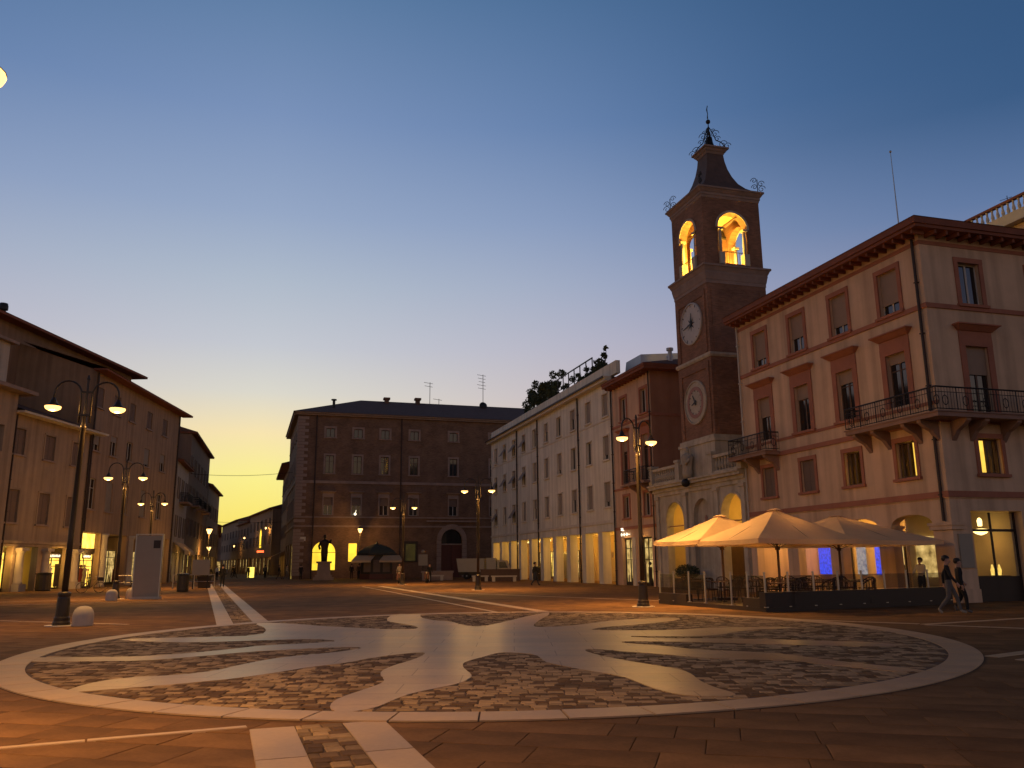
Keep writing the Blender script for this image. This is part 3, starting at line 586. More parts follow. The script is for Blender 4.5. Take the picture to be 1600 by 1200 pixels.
# ground floor arcade: pier capitals, plinths, inner wall with lit shopfronts, ceiling
def pier_trim(b, x, w, z, m=m_wtrim):
    MB().box(x - w / 2 - .09, x + w / 2 + .09, -.1, .5, z - .28, z - .12).box(x - w / 2 - .13, x + w / 2 + .13, -.14, .54, z - .119, z).build('capital', m, b)
    MB().box(x - w / 2 - .06, x + w / 2 + .06, -.07, .48, 0, .45).build('plinth', m, b)
for a, b_ in zip([-14.3, -10.95, -7.55, -4.2, -1.0], [-13.75, -10.05, -6.65, -3.3, 0.0]): pier_trim(K, (a + b_) / 2 - U0, b_ - a, 3.05, m_kwall)
MB().box(KL + .05, KRt - .45, .43, 4.2, 3.9, 4.0).build('arcade_ceiling', m_arc, K)
MB().box(KL + .05, KRt - .45, 4.2, 4.4, 0, 4.0).build('arcade_inner_wall', m_arc, K)
def shopfront(b, x0, x1, z1, y, em, name='shopfront', split=2, depth=.5, fm=None, lab=None, z0=.25):
    """framed glazed shopfront with lit back"""
    m = MB(); t = .08; w = x1 - x0
    m.box(x0, x0 + t, y - .08, y, 0, z1); m.box(x1 - t, x1, y - .08, y, 0, z1); m.box(x0 + t, x1 - t, y - .08, y, z1 - t, z1); m.box(x0 + t, x1 - t, y - .08, y, 0, z0)
    for k in range(1, split): xx = x0 + w * k / split; m.box(xx - .03, xx + .03, y - .075, y - .005, z0, z1 - t)
    m.box(x0 + t, x1 - t, y - .074, y - .006, z1 * .78, z1 * .78 + .05)
    o = m.build(name, fm or m_dark, b)
    if lab: o['label'] = lab
    MB().box(x0 + t, x1 - t, y - .012, y - .003, z0, z1 - t).build('display', em, o)
    sr = random.Random(int(abs(x0 * 97 + y * 31 + z1 * 7)) + int(w * 100)); nk = max(2, int(w / .45))
    for k in range(nk):
        gx = x0 + t + (w - 2 * t) * (k + sr.uniform(.2, .8)) / nk; gh = sr.uniform(.25, 1.3) if z1 > 2 else .5; gw = sr.uniform(.06, .16)
        g_ = MB().frustum([(gx - gw, y - .06, z0), (gx + gw, y - .06, z0), (gx + gw, y - .02, z0), (gx - gw, y - .02, z0)], [(gx - gw * .6, y - .055, z0 + gh), (gx + gw * .6, y - .055, z0 + gh), (gx + gw * .6, y - .025, z0 + gh), (gx - gw * .6, y - .025, z0 + gh)])
        if gh > .8: g_.ball((gx, y - .04, z0 + gh + .09), .09, 6)
        g_.build('display_item', sr.choice((m_dark, m_cloth['red'], m_cloth['beige'], m_cloth['brown'], m_wood)), o)
    if w > 1.5: MB().box(x0 + t, x1 - t, y - .055, y - .02, z0 + 1.55, z0 + 1.6).build('display_shelf', m_wood, o)
    return o
shopfront(K, -12.2 - U0, -11.3 - U0, 3.0, 4.17, e_shop); shopfront(K, -8.6 - U0, -7.4 - U0, 3.0, 4.17, e_shop_dim)
for a, b_, e in ((-13.95, -12.4, e_blue), (-10.8, -10.25, e_bluew), (-9.4, -8.85, e_blue)): MB().box(a - U0, b_ - U0, 4.0, 4.15, .9, 3.1).build('lit_screen', e, K)
shopfront(K, -7.2 - U0, -3.2 - U0, 3.1, 4.17, e_shop_dim, split=3)
# bar at the corner: recessed window with chandelier
MB().box(KRt - .45, KRt - .4, .05, .9, 0, 3.9).box(KRt - 2.9, KRt - .42, 3.3, 3.5, 0, 3.9).box(KRt - 3.0, KRt - 2.9, .43, 8, 0, 3.9).box(KRt - 2.9, KRt - .42, .43, 8, 3.9, 3.98).build('bar_interior', m_arc, K)
MB().box(KRt - 2.85, KRt - 2.8, .7, 4.0, .9, 2.6).build('lit_bar_shelves', e_shop_dim, K)
sf = MB()
for y in (.98, 2.2, 3.42): sf.box(KRt - .42, KRt - .36, y, y + .07, 0, 3.45)
sf.box(KRt - .42, KRt - .36, 1.05, 3.42, 0, .9).box(KRt - .42, KRt - .36, 1.05, 3.42, 2.7, 2.8).box(KRt - .44, KRt - .34, 1.05, 3.42, .9, .96).build('bar_window', m_dark, K)
MB().box(KRt - .4, KRt - .385, 1.05, 3.42, .96, 2.7).box(KRt - .4, KRt - .385, 1.05, 3.42, 2.8, 3.45).build('pane', m_glass, K)
ch = MB().tube([(0, 0, .55), (0, 0, .2)], .02, 6).lathe([(.08, .2), (.10, .42), (.06, .52)], 10).lathe([(.04, -.16), (.2, -.10), (.30, .0), (.26, .08), (.1, .1)], 14).build('chandelier', emis('chandelier_glow', (1, .72, .25), 4), K, (KRt - 1.2, 2.55, 2.75))
light('bar_light', 'POINT', (KRt - 1.2, 2.55, 2.3), 9, WARM, K, .2)
for k, y in enumerate((1.3, 1.5, 1.75, 2.6, 2.75, 2.95)): MB().lathe([(.06, 0), (.08, .2), (.05, .3), (.03, .42)], 8).build('bottle', e_shop if k % 2 else m_white, K, (KRt - .9, y, .97 + .02))
MB().box(KRt - 1.1, KRt - .7, 1.1, 3.3, .0, .97).build('bar_counter', m_wood, K)
MB().lathe([(.2, -.02), (.2, .02)], 20).build('wall_clock', m_wtrim, K, (KRt - 2.75, 1.6, 2.5))
MB().box(KRt + .005, KRt + .06, .2, .82, 1.3, 2.6).build('menu_board', m_panel, K)
MB().box(KRt - .1, KRt + .12, .05, .9, 0, .5).build('plinth', m_kwall, K)
for x in (-12.3, -8.8): light('arcade_light', 'POINT', (x - U0, 2.4, 3.3), 190, WARM, K, .15)
light('arcade_light', 'POINT', (-5.4 - U0, 2.4, 3.3), 18, (.6, .6, 1), K, .15); light('arcade_light', 'POINT', (-3.6 - U0, 2.6, 3.3), 30, WARM, K, .15)

# building behind the corner building (roof terrace balustrade, upper right)
o = empty('terrace_building', RR.at(-3.5, 14.0), RR.rz, 'flat roofed block with balustraded terrace rising behind the corner building at the right edge', 'building')
MB().box(-7, 9, 0, 8, 0, 20.0).build('wall', m_kwall, o); MB().box(-7.3, 9.3, -.5, 8.2, 20.001, 20.6).build('cornice', m_wtrim, o)
bal = MB().lathe([(.06, 0), (.1, .25), (.05, .5), (.07, .7)], 8).mesh('baluster')
for k in range(30): place(bal, 'baluster', m_wtrim, o, (-6.9 + k * .36, -.3, 20.601))
MB().box(-7.1, 4.2, -.42, -.18, 21.302, 21.45).build('handrail', m_kred2, o)
a_ = MB().tube([(0, 0, 0), (0, 0, 1.5)], .02, 5).tube([(-.5, 0, 1.4), (.3, 0, 1.3)], .015, 4).build('aerial', m_metal, o, (-4.6, .4, 20.601))
tag(MB().tube([(0, 0, 0), (0, 0, 2.4), (0, 0, 4.6)], .035, 6, .014).ball((0, 0, 4.62), .06, 6).build('roof_antenna', m_steel, None, RR.at(-3.15, 2.0, 16.0)), 'thin tall mast antenna on the roof of the pink corner building', 'antenna')

# ---------------------------------------------------------------- clock tower on its arcaded base
T0 = -19.55
T = empty('clock_tower', RR.at(T0), RR.rz, 'brick clock tower with two dials, lit belfry and curved roof on a stone arcade', 'tower')
TL, TRt = -25.9 - T0, -14.32 - T0
wall(TL, TRt, 6.55, [(-24.35 - T0, -21.85 - T0, 0, 5.45, 4.2), (-17.25 - T0, -14.75 - T0, 0, 5.5, 4.25), (-1.1, 1.1, 1.2, 5.45, 4.35)], .5).build('arcade_wall', m_tstone, T)
MB().q((-1.1, .3, 1.2), (1.1, .3, 1.2), (1.1, .3, 5.5), (-1.1, .3, 5.5)).build('blind_arch_back', m_tstone, T)
MB().prism([(-.10, 3.95), (-.14, 4.3), (0, 4.45), (.14, 4.3), (.10, 3.95), (0, 3.85)], .26, .3).box(-.45, .45, .275, .3, 3.55, 3.62).box(-.28, .28, .275, .3, 3.42, 3.47).build('carved_shield', m_ared, T)
MB().box(-1.1, 1.1, .2, .31, 3.15, 3.28).build('blind_arch_ledge', m_tstone, T)
for x in (-1.95, 1.95, TL + .45, TRt - .35):
    MB().box(x - .2, x + .2, -.12, .01, .4, 5.75).build('pilaster', m_tstone, T); MB().box(x - .28, x + .28, -.2, .01, 5.751, 5.95).build('capital', m_tstone, T); MB().box(x - .26, x + .26, -.18, .01, 0, .399).build('plinth', m_tstone, T)
MB().box(TL, TRt, -.1, .02, 5.951, 6.2).box(TL, TRt, -.2, .02, 6.201, 6.42).box(TL - .1, TRt, -.45, .02, 6.421, 6.6).box(TL - .15, TRt, -.55, .6, 6.601, 6.72).build('entablature', m_tstone, T)
for c in (-23.1 - T0, -16.0 - T0):
    P = arc_pts(c - 1.42, c + 1.42, 4.22, 5.63, 14); Q = arc_pts(c - 1.26, c + 1.26, 4.22, 5.47, 14); mm = MB()
    for k in range(14):
        mm.frustum([(P[k][0], -.05, P[k][1]), (P[k + 1][0], -.05, P[k + 1][1]), (Q[k + 1][0], -.05, Q[k + 1][1]), (Q[k][0], -.05, Q[k][1])], [(P[k][0], .01, P[k][1]), (P[k + 1][0], .01, P[k + 1][1]), (Q[k + 1][0], .01, Q[k + 1][1]), (Q[k][0], .01, Q[k][1])])
    mm.build('archivolt', m_tstone, T); MB().box(c - 1.25, c + 1.25, .2, .26, 3.9, 3.96).build('tie_bar', m_ared, T)
MB().box(TL, TRt, .55, 6, 6.45, 6.6).build('terrace_floor', m_tstone, T)
MB().box(TL, TRt, 4.6, 4.8, 0, 6.4).box(TL, TL + .2, .5, 4.6, 0, 6.4).box(TRt - .2, TRt, .5, 4.6, 0, 6.4).build('arcade_inner_wall', m_arc, T)
for c in (-23.1 - T0, -16.0 - T0): light('arcade_light', 'POINT', (c, 2.4, 4.6), 150, (1, .54, .08), T, .15)
MB().box(-24.1 - T0, -22.3 - T0, 4.5, 4.58, 0, 2.6).build('arcade_door', m_wood, T); MB().box(-16.9 - T0, -15.3 - T0, 4.5, 4.58, 0, 2.8).build('lit_doorway', e_shop, T)
# balustrade with pedestals and the carved figure
bal = MB().lathe([(.07, 0), (.07, .06), (.05, .1), (.115, .3), (.09, .42), (.05, .62), (.08, .7), (.08, .78)], 10).mesh('baluster')
for a, b_ in ((TL + .45, -2.45), (2.25, TRt - .3)):
    MB().box(a, b_, -.35, -.02, 6.721, 6.86).build('balustrade_base', m_tstone, T); MB().box(a, b_, -.35, -.02, 7.641, 7.82).build('balustrade_rail', m_tstone, T)
    n = int((b_ - a) / .3)
    for k in range(n): place(bal, 'baluster', m_tstone, T, (a + (k + .5) * (b_ - a) / n, -.18, 6.861))
for x in (TL + .2, -2.2, 2.0, TRt - .05): MB().box(x - .25, x + .25, -.42, .05, 6.721, 7.9).box(x - .31, x + .31, -.48, .11, 7.901, 8.05).build('pedestal', m_tstone, T)
MB().box(-2.3, 2.15, -.06, 4.4, 6.721, 8.75).box(-2.4, 2.25, -.14, 4.45, 8.751, 8.95).box(-2.25, 2.1, -.08, 4.42, 8.951, 9.15).build('tower_base', m_tstone, T)
fg = MB().lathe([(.28, 0), (.32, .3), (.30, .7), (.36, 1.05), (.40, 1.3), (.30, 1.48), (.12, 1.55), (.13, 1.62), (.16, 1.75), (.12, 1.9), (.04, 1.95)], 12).tube([(-.34, 0, 1.35), (-.5, -.1, 1.0), (-.25, -.3, .85)], .09, 6).tube([(.34, 0, 1.35), (.48, -.15, 1.05), (.3, -.3, .8)], .09, 6)
fg.build('carved_figure', m_tstone, T, (-.75, -.42, 6.76), 0, True)
MB().ball((-.72, -.62, 6.45), .27, 10).build('floodlight', m_metal, T)
# shaft
H2 = 2.12
def ring(h, z0, z1, p=0, top=None): 
    t = h if top is None else top; return [(-h, 2.15 - h, z0), (h, 2.15 - h, z0), (h, 2.15 + h, z0), (-h, 2.15 + h, z0)], [(-t, 2.15 - t, z1), (t, 2.15 - t, z1), (t, 2.15 + t, z1), (-t, 2.15 + t, z1)]
MB().frustum(*ring(H2, 9.151, 18.72)).build('shaft', m_tbrick, T)
for z in (9.3, 14.35):
    zt = 13.75 if z < 10 else 18.4
    for x in (-1.85, 1.6): MB().box(x, x + .25, -.035, .06, z, zt).build('lesene', m_tbrick, T)
    MB().box(-1.6, 1.6, -.035, .06, zt - .4, zt).build('lesene', m_tbrick, T)
    for y in (.3, 3.75): MB().box(H2 - .05, H2 + .04, y, y + .25, z, zt).build('lesene', m_tbrick, T)
MB().frustum(*ring(H2 + .05, 13.98, 14.1, top=H2 + .12)).frustum(*ring(H2 + .12, 14.101, 14.24)).build('band', m_tstone, T)
MB().frustum(*ring(H2 + .03, 18.721, 18.95)).frustum(*ring(H2 + .05, 18.951, 19.35, top=H2 + .12)).frustum(*ring(H2 + .13, 19.351, 19.5)).frustum(*ring(H2 + .14, 19.501, 19.78, top=H2 + .26)).frustum(*ring(H2 + .31, 19.781, 19.92)).frustum(*ring(H2 + .28, 19.921, 20.02, top=H2 + .03)).build('cornice', mat('tower_cornice_stone', (.27, .19, .155), .85, .2, 1.2), T)
# dials
def dial(z, r, inner, lab):
    o = MB().lathe([(r, -.0), (r, .09), (r - .09, .12), (r - .1, .05), (.01, .05)], 40).build('clock_dial', m_tstone if inner else mat('pale_dial', (.44, .40, .37), .6, .12, 3), T, (0, .03, z)); o.rotation_euler = (R(90), 0, 0); o['label'] = lab
    mk = MB()
    rr = r * .8 if not inner else r * .5
    for k in range(12):
        a = 2 * math.pi * k / 12; c, s = math.cos(a), math.sin(a); w = .035; l = .13 * r
        mk.frustum([(c * rr - s * w, s * rr + c * w, .051), (c * rr + s * w, s * rr - c * w, .051), (c * (rr + l) + s * w, s * (rr + l) - c * w, .051), (c * (rr + l) - s * w, s * (rr + l) + c * w, .051)],
                   [(c * rr - s * w, s * rr + c * w, .062), (c * rr + s * w, s * rr - c * w, .062), (c * (rr + l) + s * w, s * (rr + l) - c * w, .062), (c * (rr + l) - s * w, s * (rr + l) + c * w, .062)])
    mk.build('hour_marks', m_metal, o)
    def hand(a, l, w, z_): c, s = math.cos(R(a)), math.sin(R(a)); return MB().frustum([(-s * w - c * .2, c * w - s * .2, z_), (s * w - c * .2, -c * w - s * .2, z_), (c * l + s * .02, s * l - c * .02, z_), (c * l - s * .02, s * l + c * .02, z_)], [(-s * w - c * .2, c * w - s * .2, z_ + .02), (s * w - c * .2, -c * w - s * .2, z_ + .02), (c * l + s * .02, s * l - c * .02, z_ + .02), (c * l - s * .02, s * l + c * .02, z_ + .02)])
    if inner:
        MB().lathe([(r * .72, .051), (r * .72, .075), (r * .56, .075), (r * .56, .051)], 36, (0, 0, 0), False).build('zodiac_ring', m_ared, o)
        hand(120, r * .4, .07, .08).build('clock_hand', m_metal, o); hand(200, r * .3, .07, .105).build('clock_hand', m_metal, o)
    else:
        st = MB()
        for k in range(8):
            a = k * math.pi / 4; st.frustum([(-.09 * math.sin(a), .09 * math.cos(a), .065), (.09 * math.sin(a), -.09 * math.cos(a), .065), (.5 * math.cos(a), .5 * math.sin(a), .065)], [(-.09 * math.sin(a), .09 * math.cos(a), .075), (.09 * math.sin(a), -.09 * math.cos(a), .075), (.5 * math.cos(a), .5 * math.sin(a), .075)])
        st.build('star', m_metal, o); hand(190, r * .75, .06, .08).build('clock_hand', m_metal, o); hand(80, r * .5, .08, .105).build('clock_hand', m_metal, o)
    return o
dial(16.6, 1.38, False, 'upper round white clock dial with dark star and hands'); dial(11.45, 1.4, True, 'lower round calendar dial with dark ring and hands')
# belfry: four piers-and-arch walls, corner by corner
def face_wall(hx):
    w = wall(-2.08, 2.08, 24.52, [(-1.05, 1.05, 20.15, 23.6, 22.55)], .5, 20.021); return w
b0_ = face_wall(0)
for k in range(4):
    m = MB(); m.f = list(b0_.f); a = k * math.pi / 2
    m.v = []
    for x, y, z in b0_.v:
        yy_ = y - 2.08; xr = x * math.cos(a) - yy_ * math.sin(a); yr = x * math.sin(a) + yy_ * math.cos(a); m.v.append((xr, yr + 2.15, z))
    m.build('belfry_wall', m_tbrick, T)
    P = arc_pts(-1.22, 1.22, 22.55, 23.77, 12); Q = arc_pts(-1.06, 1.06, 22.55, 23.61, 12); mm = MB()
    for j in range(12): mm.frustum([(P[j][0], -2.14, P[j][1]), (P[j + 1][0], -2.14, P[j + 1][1]), (Q[j + 1][0], -2.14, Q[j + 1][1]), (Q[j][0], -2.14, Q[j][1])], [(P[j][0], -2.07, P[j][1]), (P[j + 1][0], -2.07, P[j + 1][1]), (Q[j + 1][0], -2.07, Q[j + 1][1]), (Q[j][0], -2.07, Q[j][1])])
    mm.build('belfry_archivolt', m_tstone, T, (0, 2.15, 0), a)
    for s in (-1, 1):
        MB().lathe([(.13, 0), (.12, .9), (.11, 1.55)], 10).build('belfry_column', m_tstone, T, (*(Vector(rot(s * .88, -2.0, a)) + Vector((0, 2.15))), 20.85), 0, True)
        MB().box(s * .88 - .19, s * .88 + .19, -2.22, -1.8, 20.05, 20.85).build('column_pedestal', m_tstone, T, (0, 2.15, 0), a); MB().box(s * .88 - .17, s * .88 + .17, -2.2, -1.82, 22.401, 22.55).build('column_capital', m_tstone, T, (0, 2.15, 0), a)
    rl = MB().tube([(-.7, -2.0, 20.95), (.7, -2.0, 20.95)], .025, 5)
    for j in range(8): rl.tube([(-.65 + j * .186, -2.0, 20.1), (-.65 + j * .186, -2.0, 20.95)], .014, 4)
    rl.build('belfry_railing', m_metal, T, (0, 2.15, 0), a)
MB().frustum(*ring(2.0, 20.03, 20.08)).build('belfry_floor', m_tstone, T)
MB().frustum(*ring(1.6, 24.3, 24.45)).build('belfry_ceiling', m_arc, T)
light('belfry_light', 'POINT', (.6, 1.1, 21.1), 1700, (1, .56, .07), T, .15); light('belfry_light', 'POINT', (-.9, 3.2, 21.1), 1500, (1, .56, .07), T, .15)
MB().lathe([(.55, 0), (.5, .1), (.36, .5), (.26, .8), (.08, .9)], 16).build('bell', m_bronze, T, (-.1, 2.6, 22.75), 0, True).scale = (.7, .7, .7); MB().box(-1.9, 1.9, 2.55, 2.65, 23.4, 23.5).build('bell_beam', m_wood, T)
MB().tube([(.3, .6, 20.05), (.3, .6, 21.9)], .035, 6).tube([(-.3, .6, 21.8), (.1, .6, 21.55), (.3, .6, 21.6)], .02, 5).tube([(.3, .6, 21.6), (.8, .6, 21.75)], .02, 5).build('aerial', m_metal, T)
MB().frustum(*ring(2.1, 24.521, 24.7, top=2.14)).frustum(*ring(2.17, 24.701, 24.88)).frustum(*ring(2.2, 24.881, 25.1, top=2.34)).frustum(*ring(2.38, 25.101, 25.22)).build('roof_cornice', MATS['tower_cornice_stone'], T)
prof = [(2.25, 25.221), (1.95, 25.40), (1.55, 25.75), (1.22, 26.2), (.96, 26.8), (.78, 27.4), (.67, 28.0), (.62, 28.5)]
mm = MB()
for (a, z0), (b_, z1) in zip(prof, prof[1:]): 
    A, B = ring(a, z0, z1, top=b_)
    for k in range(4): k2 = (k + 1) % 4; mm.q(A[k], A[k2], B[k2], B[k])
mm.build('curved_roof', mat('tower_roof_metal', (.10, .06, .045), .7, .25, 2), T)
MB().frustum(*ring(.64, 28.5, 28.66, top=.72)).frustum(*ring(.75, 28.661, 28.85, top=.86)).frustum(*ring(.92, 28.851, 28.97)).build('roof_cap', MATS['tower_cornice_stone'], T)
# wrought iron crown: bell frame, scrolls, weather vane
def scroll(m, p, dx, dy, s, r=.022):
    pts = []
    for k in range(22):
        t = k / 21 * 2.6 * math.pi; q = s * (1 - k / 21 * .82) * .5; pts.append(p + Vector((dx * (q * math.cos(t) + s * .5), dy * (q * math.cos(t) + s * .5), s * .55 + q * math.sin(t))))
    m.tube(pts, r, 5)
ir = MB(); c = Vector((0, 2.15, 28.97))
ir.tube([c, c + Vector((0, 0, 2.6))], .05, 6, .03)
for k in range(4):
    a = k * math.pi / 2 + math.pi / 4; d = Vector((math.cos(a), math.sin(a), 0)); ir.tube([c + d * 1.1, c + d * .8 + Vector((0, 0, .5)), c + d * .45 + Vector((0, 0, .75)), c + d * .28 + Vector((0, 0, 1.3)), c + Vector((0, 0, 1.9))], .035, 6)
    scroll(ir, c + d * .6, d.x, d.y, .6); scroll(ir, c + d * .35 + Vector((0, 0, .6)), d.x, d.y, .42); scroll(ir, c + d * .1 + Vector((0, 0, 1.3)), d.x, d.y, .34); scroll(ir, c + d * .95 + Vector((0, 0, -.15)), d.x, d.y, .5)
    scroll(ir, c + d * .1 + Vector((0, 0, .9)), d.x, d.y, .6)
ir.ball(c + Vector((0, 0, 2.25)), .16, 8); ir.tube([c + Vector((0, 0, 2.4)), c + Vector((0, 0, 3.35)), ], .03, 5, .008); ir.tube([c + Vector((-.16, .05, 2.6)), c + Vector((.02, 0, 2.85)), c + Vector((-.1, 0, 3.2)), c + Vector((.05, 0, 3.45))], .03, 5)
ir.build('iron_crown', m_metal, T)
MB().lathe([(.36, 0), (.32, .1), (.24, .4), (.2, .75), (.06, .85)], 14).build('bell', m_bronze, T, (0, 2.15, 29.25), 0, True)
for sx, sy in ((-1, -1), (1, -1), (1, 1), (-1, 1)):
    si = MB(); p = Vector((sx * 2.1, 2.15 + sy * 2.1, 25.2)); dx, dy = sx * .7, sy * .7; si.tube([p, p + Vector((0, 0, 1.0))], .03, 5)
    scroll(si, p, dx, dy, .5); scroll(si, p + Vector((0, 0, .4)), dx, dy, .45); scroll(si, p + Vector((0, 0, .75)), -dx, -dy, .42); scroll(si, p + Vector((0, 0, .3)), -dx, -dy, .4); si.build('iron_scroll', m_metal, T)

# ---------------------------------------------------------------- small rose building beside the tower
P0 = -29.5
P = empty('rose_building', RR.at(P0), RR.rz, 'narrow rose plastered house with balcony between the tower and the long white block', 'building')
PL, PR = -33.0 - P0, -25.95 - P0
px = [-30.7 - P0, -27.15 - P0]; ops = []
for x in px: ops += [(x - .52, x + .52, 12.15, 13.9), (x - .55, x + .55, 7.35, 10.6), (x - .5, x + .5, 4.85, 6.45)]
ops += [(PL + 1.2, PL + 2.9, 0, 3.4), (PL + 4.0, PL + 6.3, 0, 3.4)]
wall(PL, PR, 15.0, ops, .3).build('wall', m_pwall, P)
for x in px:
    window(P, x, 12.15, 1.04, 1.75, .16, m_woodp, m_kred, .18, m_kred); window(P, x, 7.35, 1.1, 3.25, .18, m_wood, m_kred, .22, None, hood=m_kred, blind=.25); window(P, x, 4.85, 1.0, 1.6, .16, m_woodp, m_kred, .16, m_kred)
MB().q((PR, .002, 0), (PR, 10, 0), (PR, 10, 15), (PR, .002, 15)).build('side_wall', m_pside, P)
MB().box(PR - .01, PR + .06, .0, 10, 11.75, 11.95).build('string_course', m_kred, P); band(P, PL, PR, 11.75, 11.93, .06); band(P, PL, PR, 4.0, 4.22, .08); band(P, PL, PR, 6.95, 7.1, .07)
MB().box(PL - .05, PR + .7, -.75, 10, 15.0, 15.2).box(PL - .06, PR + .76, -.82, 10, 15.201, 15.36).build('eaves', m_kred2, P)
for k in range(13): place(bme, 'eaves_bracket', m_kred2, P, (PL + .25 + k * .55, 0, 15.0))
MB().frustum([(PL - .1, -.85, 15.361), (PR + .8, -.85, 15.361), (PR + .8, 10, 15.361), (PL - .1, 10, 15.361)], [(PL + 2, 4, 16.6), (PR - 2, 4, 16.6), (PR - 2, 6, 16.6), (PL + 2, 6, 16.6)]).build('roof', m_roof, P)
for x, y in ((PR - 2.6, 3), (PR - .6, 2)): MB().lathe([(.16, 0), (.16, 1.1), (.26, 1.12), (.26, 1.3)], 10).build('chimney', m_zinc, P, (x, y, 15.6))
MB().box(px[1] - 2.0, PR + .25, -.9, -.072, 7.0, 7.17).box(px[0] - .4, px[1] - 2.0, -.3, -.08, 7.101, 7.2).build('balcony_slab', m_bstone, P); rail_run([(px[1] - 1.95, -.08, 7.17), (px[1] - 1.95, -.85, 7.17), (PR + .2, -.85, 7.17), (PR + .2, -.08, 7.17)], P, 'balcony_railing')
for x in (px[1] - 1.2, px[1] + .7): MB().prism([(0, 0), (.8, 0), (.8, -.1), (.5, -.28), (.25, -.42), (0, -.75)], -.1, .1).build('console', m_bstone, P, (x, -.072, 7.0), R(-90))
pipe(P, PL + .12, 0, 14.95, -.1, .06); pipe(P, PR - .1, 0, 14.95, -.1, .05)
shopfront(P, PL + 1.2, PL + 2.9, 3.35, .32, e_shop_dim); shopfront(P, PL + 4.0, PL + 6.3, 3.35, .5, e_shop_dim, split=3)
MB().box(PL + 3.05, PL + 3.6, -.04, .3, 0, 3.4).build('lit_pilaster', m_wtrim, P)
sg = MB(); 
for k in range(6): sg.lathe([(.10, -.02), (.13, 0), (.10, .02), (.07, 0)], 10, (k * .24, 0, 0), False) if k % 2 == 0 else sg.box(k * .24 - .05, k * .24 + .05, -.02, .02, -.1, .12)
sg.v = [(x, z - .1, y) for x, y, z in sg.v]; sg.lathe([(.02, .28), (.16, .3), (.12, .4), (.17, .48)], 8).build('shop_sign', e_white, P, (PL + 1.5, -.06, 3.65))
MB().tube([(PL + 5.1, .35, .1), (PL + 5.1, .35, 1.3)], .14, 8).ball((PL + 5.1, .35, 1.55), .12, 8).build('mannequin', m_dark, P)
light('shop_light', 'POINT', (PL + 2.1, -.35, 3.1), 16, WARM, P, .08); light('shop_light', 'POINT', (PL + 5.2, -.35, 3.1), 16, WARM, P, .08)

# ---------------------------------------------------------------- long white block with arcade
W0 = -51.5
B = empty('white_arcaded_block', RR.at(W0), RR.rz, 'long cream four storey block with a tall lit arcade and a planted roof terrace', 'building')
WL, WR = -70.0 - W0, -33.0 - W0
cols = [-34.25 - 3.725 * k - W0 for k in range(10)]; ops = []
for x in cols: ops += [(x - .58, x + .58, 13.12, 14.9), (x - .58, x + .58, 9.63, 11.5), (x - .6, x + .6, 5.92, 7.83)]
ops += [(x - 1.42, x + 1.42, 0, 4.0) for x in cols]
wall(WL, WR, 15.75, ops, .7).build('wall', m_wwall, B)
wr = random.Random(5)
for i, x in enumerate(cols):
    for z, h in ((13.12, 1.78), (9.63, 1.87), (5.92, 1.91)):
        aw = m_blind2 if (i > 5 and wr.random() < .55) else None
        window(B, x, z, 1.16 if z > 6 else 1.2, h, .16, m_woodp, m_wtrim, .09, m_wtrim, blind=wr.choice((.0, .45, .8, .97, .97)), blindm=m_blind2, awn=aw, lights=2)
band(B, WL, WR, 12.72, 12.86, .05, m_wtrim); band(B, WL, WR, 4.62, 4.86, .08, m_wtrim); band(B, WL, WR, 4.0, 4.06, .04, m_wtrim)
MB().box(WL - .3, WR, -.5, .1, 15.751, 15.95).box(WL - .35, WR, -.62, .1, 15.951, 16.12).build('cornice', m_wtrim, B); MB().box(WL - .38, WR, -.72, -.621, 15.97, 16.1).build('gutter', m_copper, B)
MB().box(WL, WR + 1.2, .0, .35, 16.121, 17.15).build('parapet', m_wwall, B)
MB().q((WL, .01, 0), (WL, 14, 0), (WL, 14, 16.1), (WL, .01, 16.1)).q((WL, 14, 0), (WR, 14, 0), (WR, 14, 16), (WL, 14, 16)).q((WL, .1, 16.1), (WR, .1, 16.1), (WR, 14, 16.1), (WL, 14, 16.1)).build('rear_wall', m_wwall, B)
for x in (-59.0, -51.76, -40.3): pipe(B, x - W0, 0, 15.7, -.1, .07)
MB().frustum([(WR - 3, 2.5, 16.11), (WR + .3, 2.5, 16.11), (WR + .3, 9, 16.11), (WR - 3, 9, 16.11)], [(WR - 2.6, 2.6, 18.0), (WR + .25, 2.6, 18.0), (WR + .25, 8.9, 18.6), (WR - 2.6, 8.9, 18.6)]).build('roof_cabin', m_zinc, B)
MB().box(WL + .1, WR - .1, .701, 4.4, 4.02, 4.12).build('arcade_ceiling', m_arc, B); MB().box(WL + .1, WR - .1, 4.4, 4.6, 0, 4.02).box(WR - .12, WR - .05, .71, 4.4, 0, 4.02).build('arcade_inner_wall', m_arc, B)
kinds = [(e_shop, 2.0), (None, 1.3), (e_shop_dim, 1.8), (None, 1.2), (e_shop, 1.3), (e_shop_dim, 1.6), (None, 1.2), (e_shop, 1.2), (e_shop_dim, 1.4), (e_shop, 1.2)]
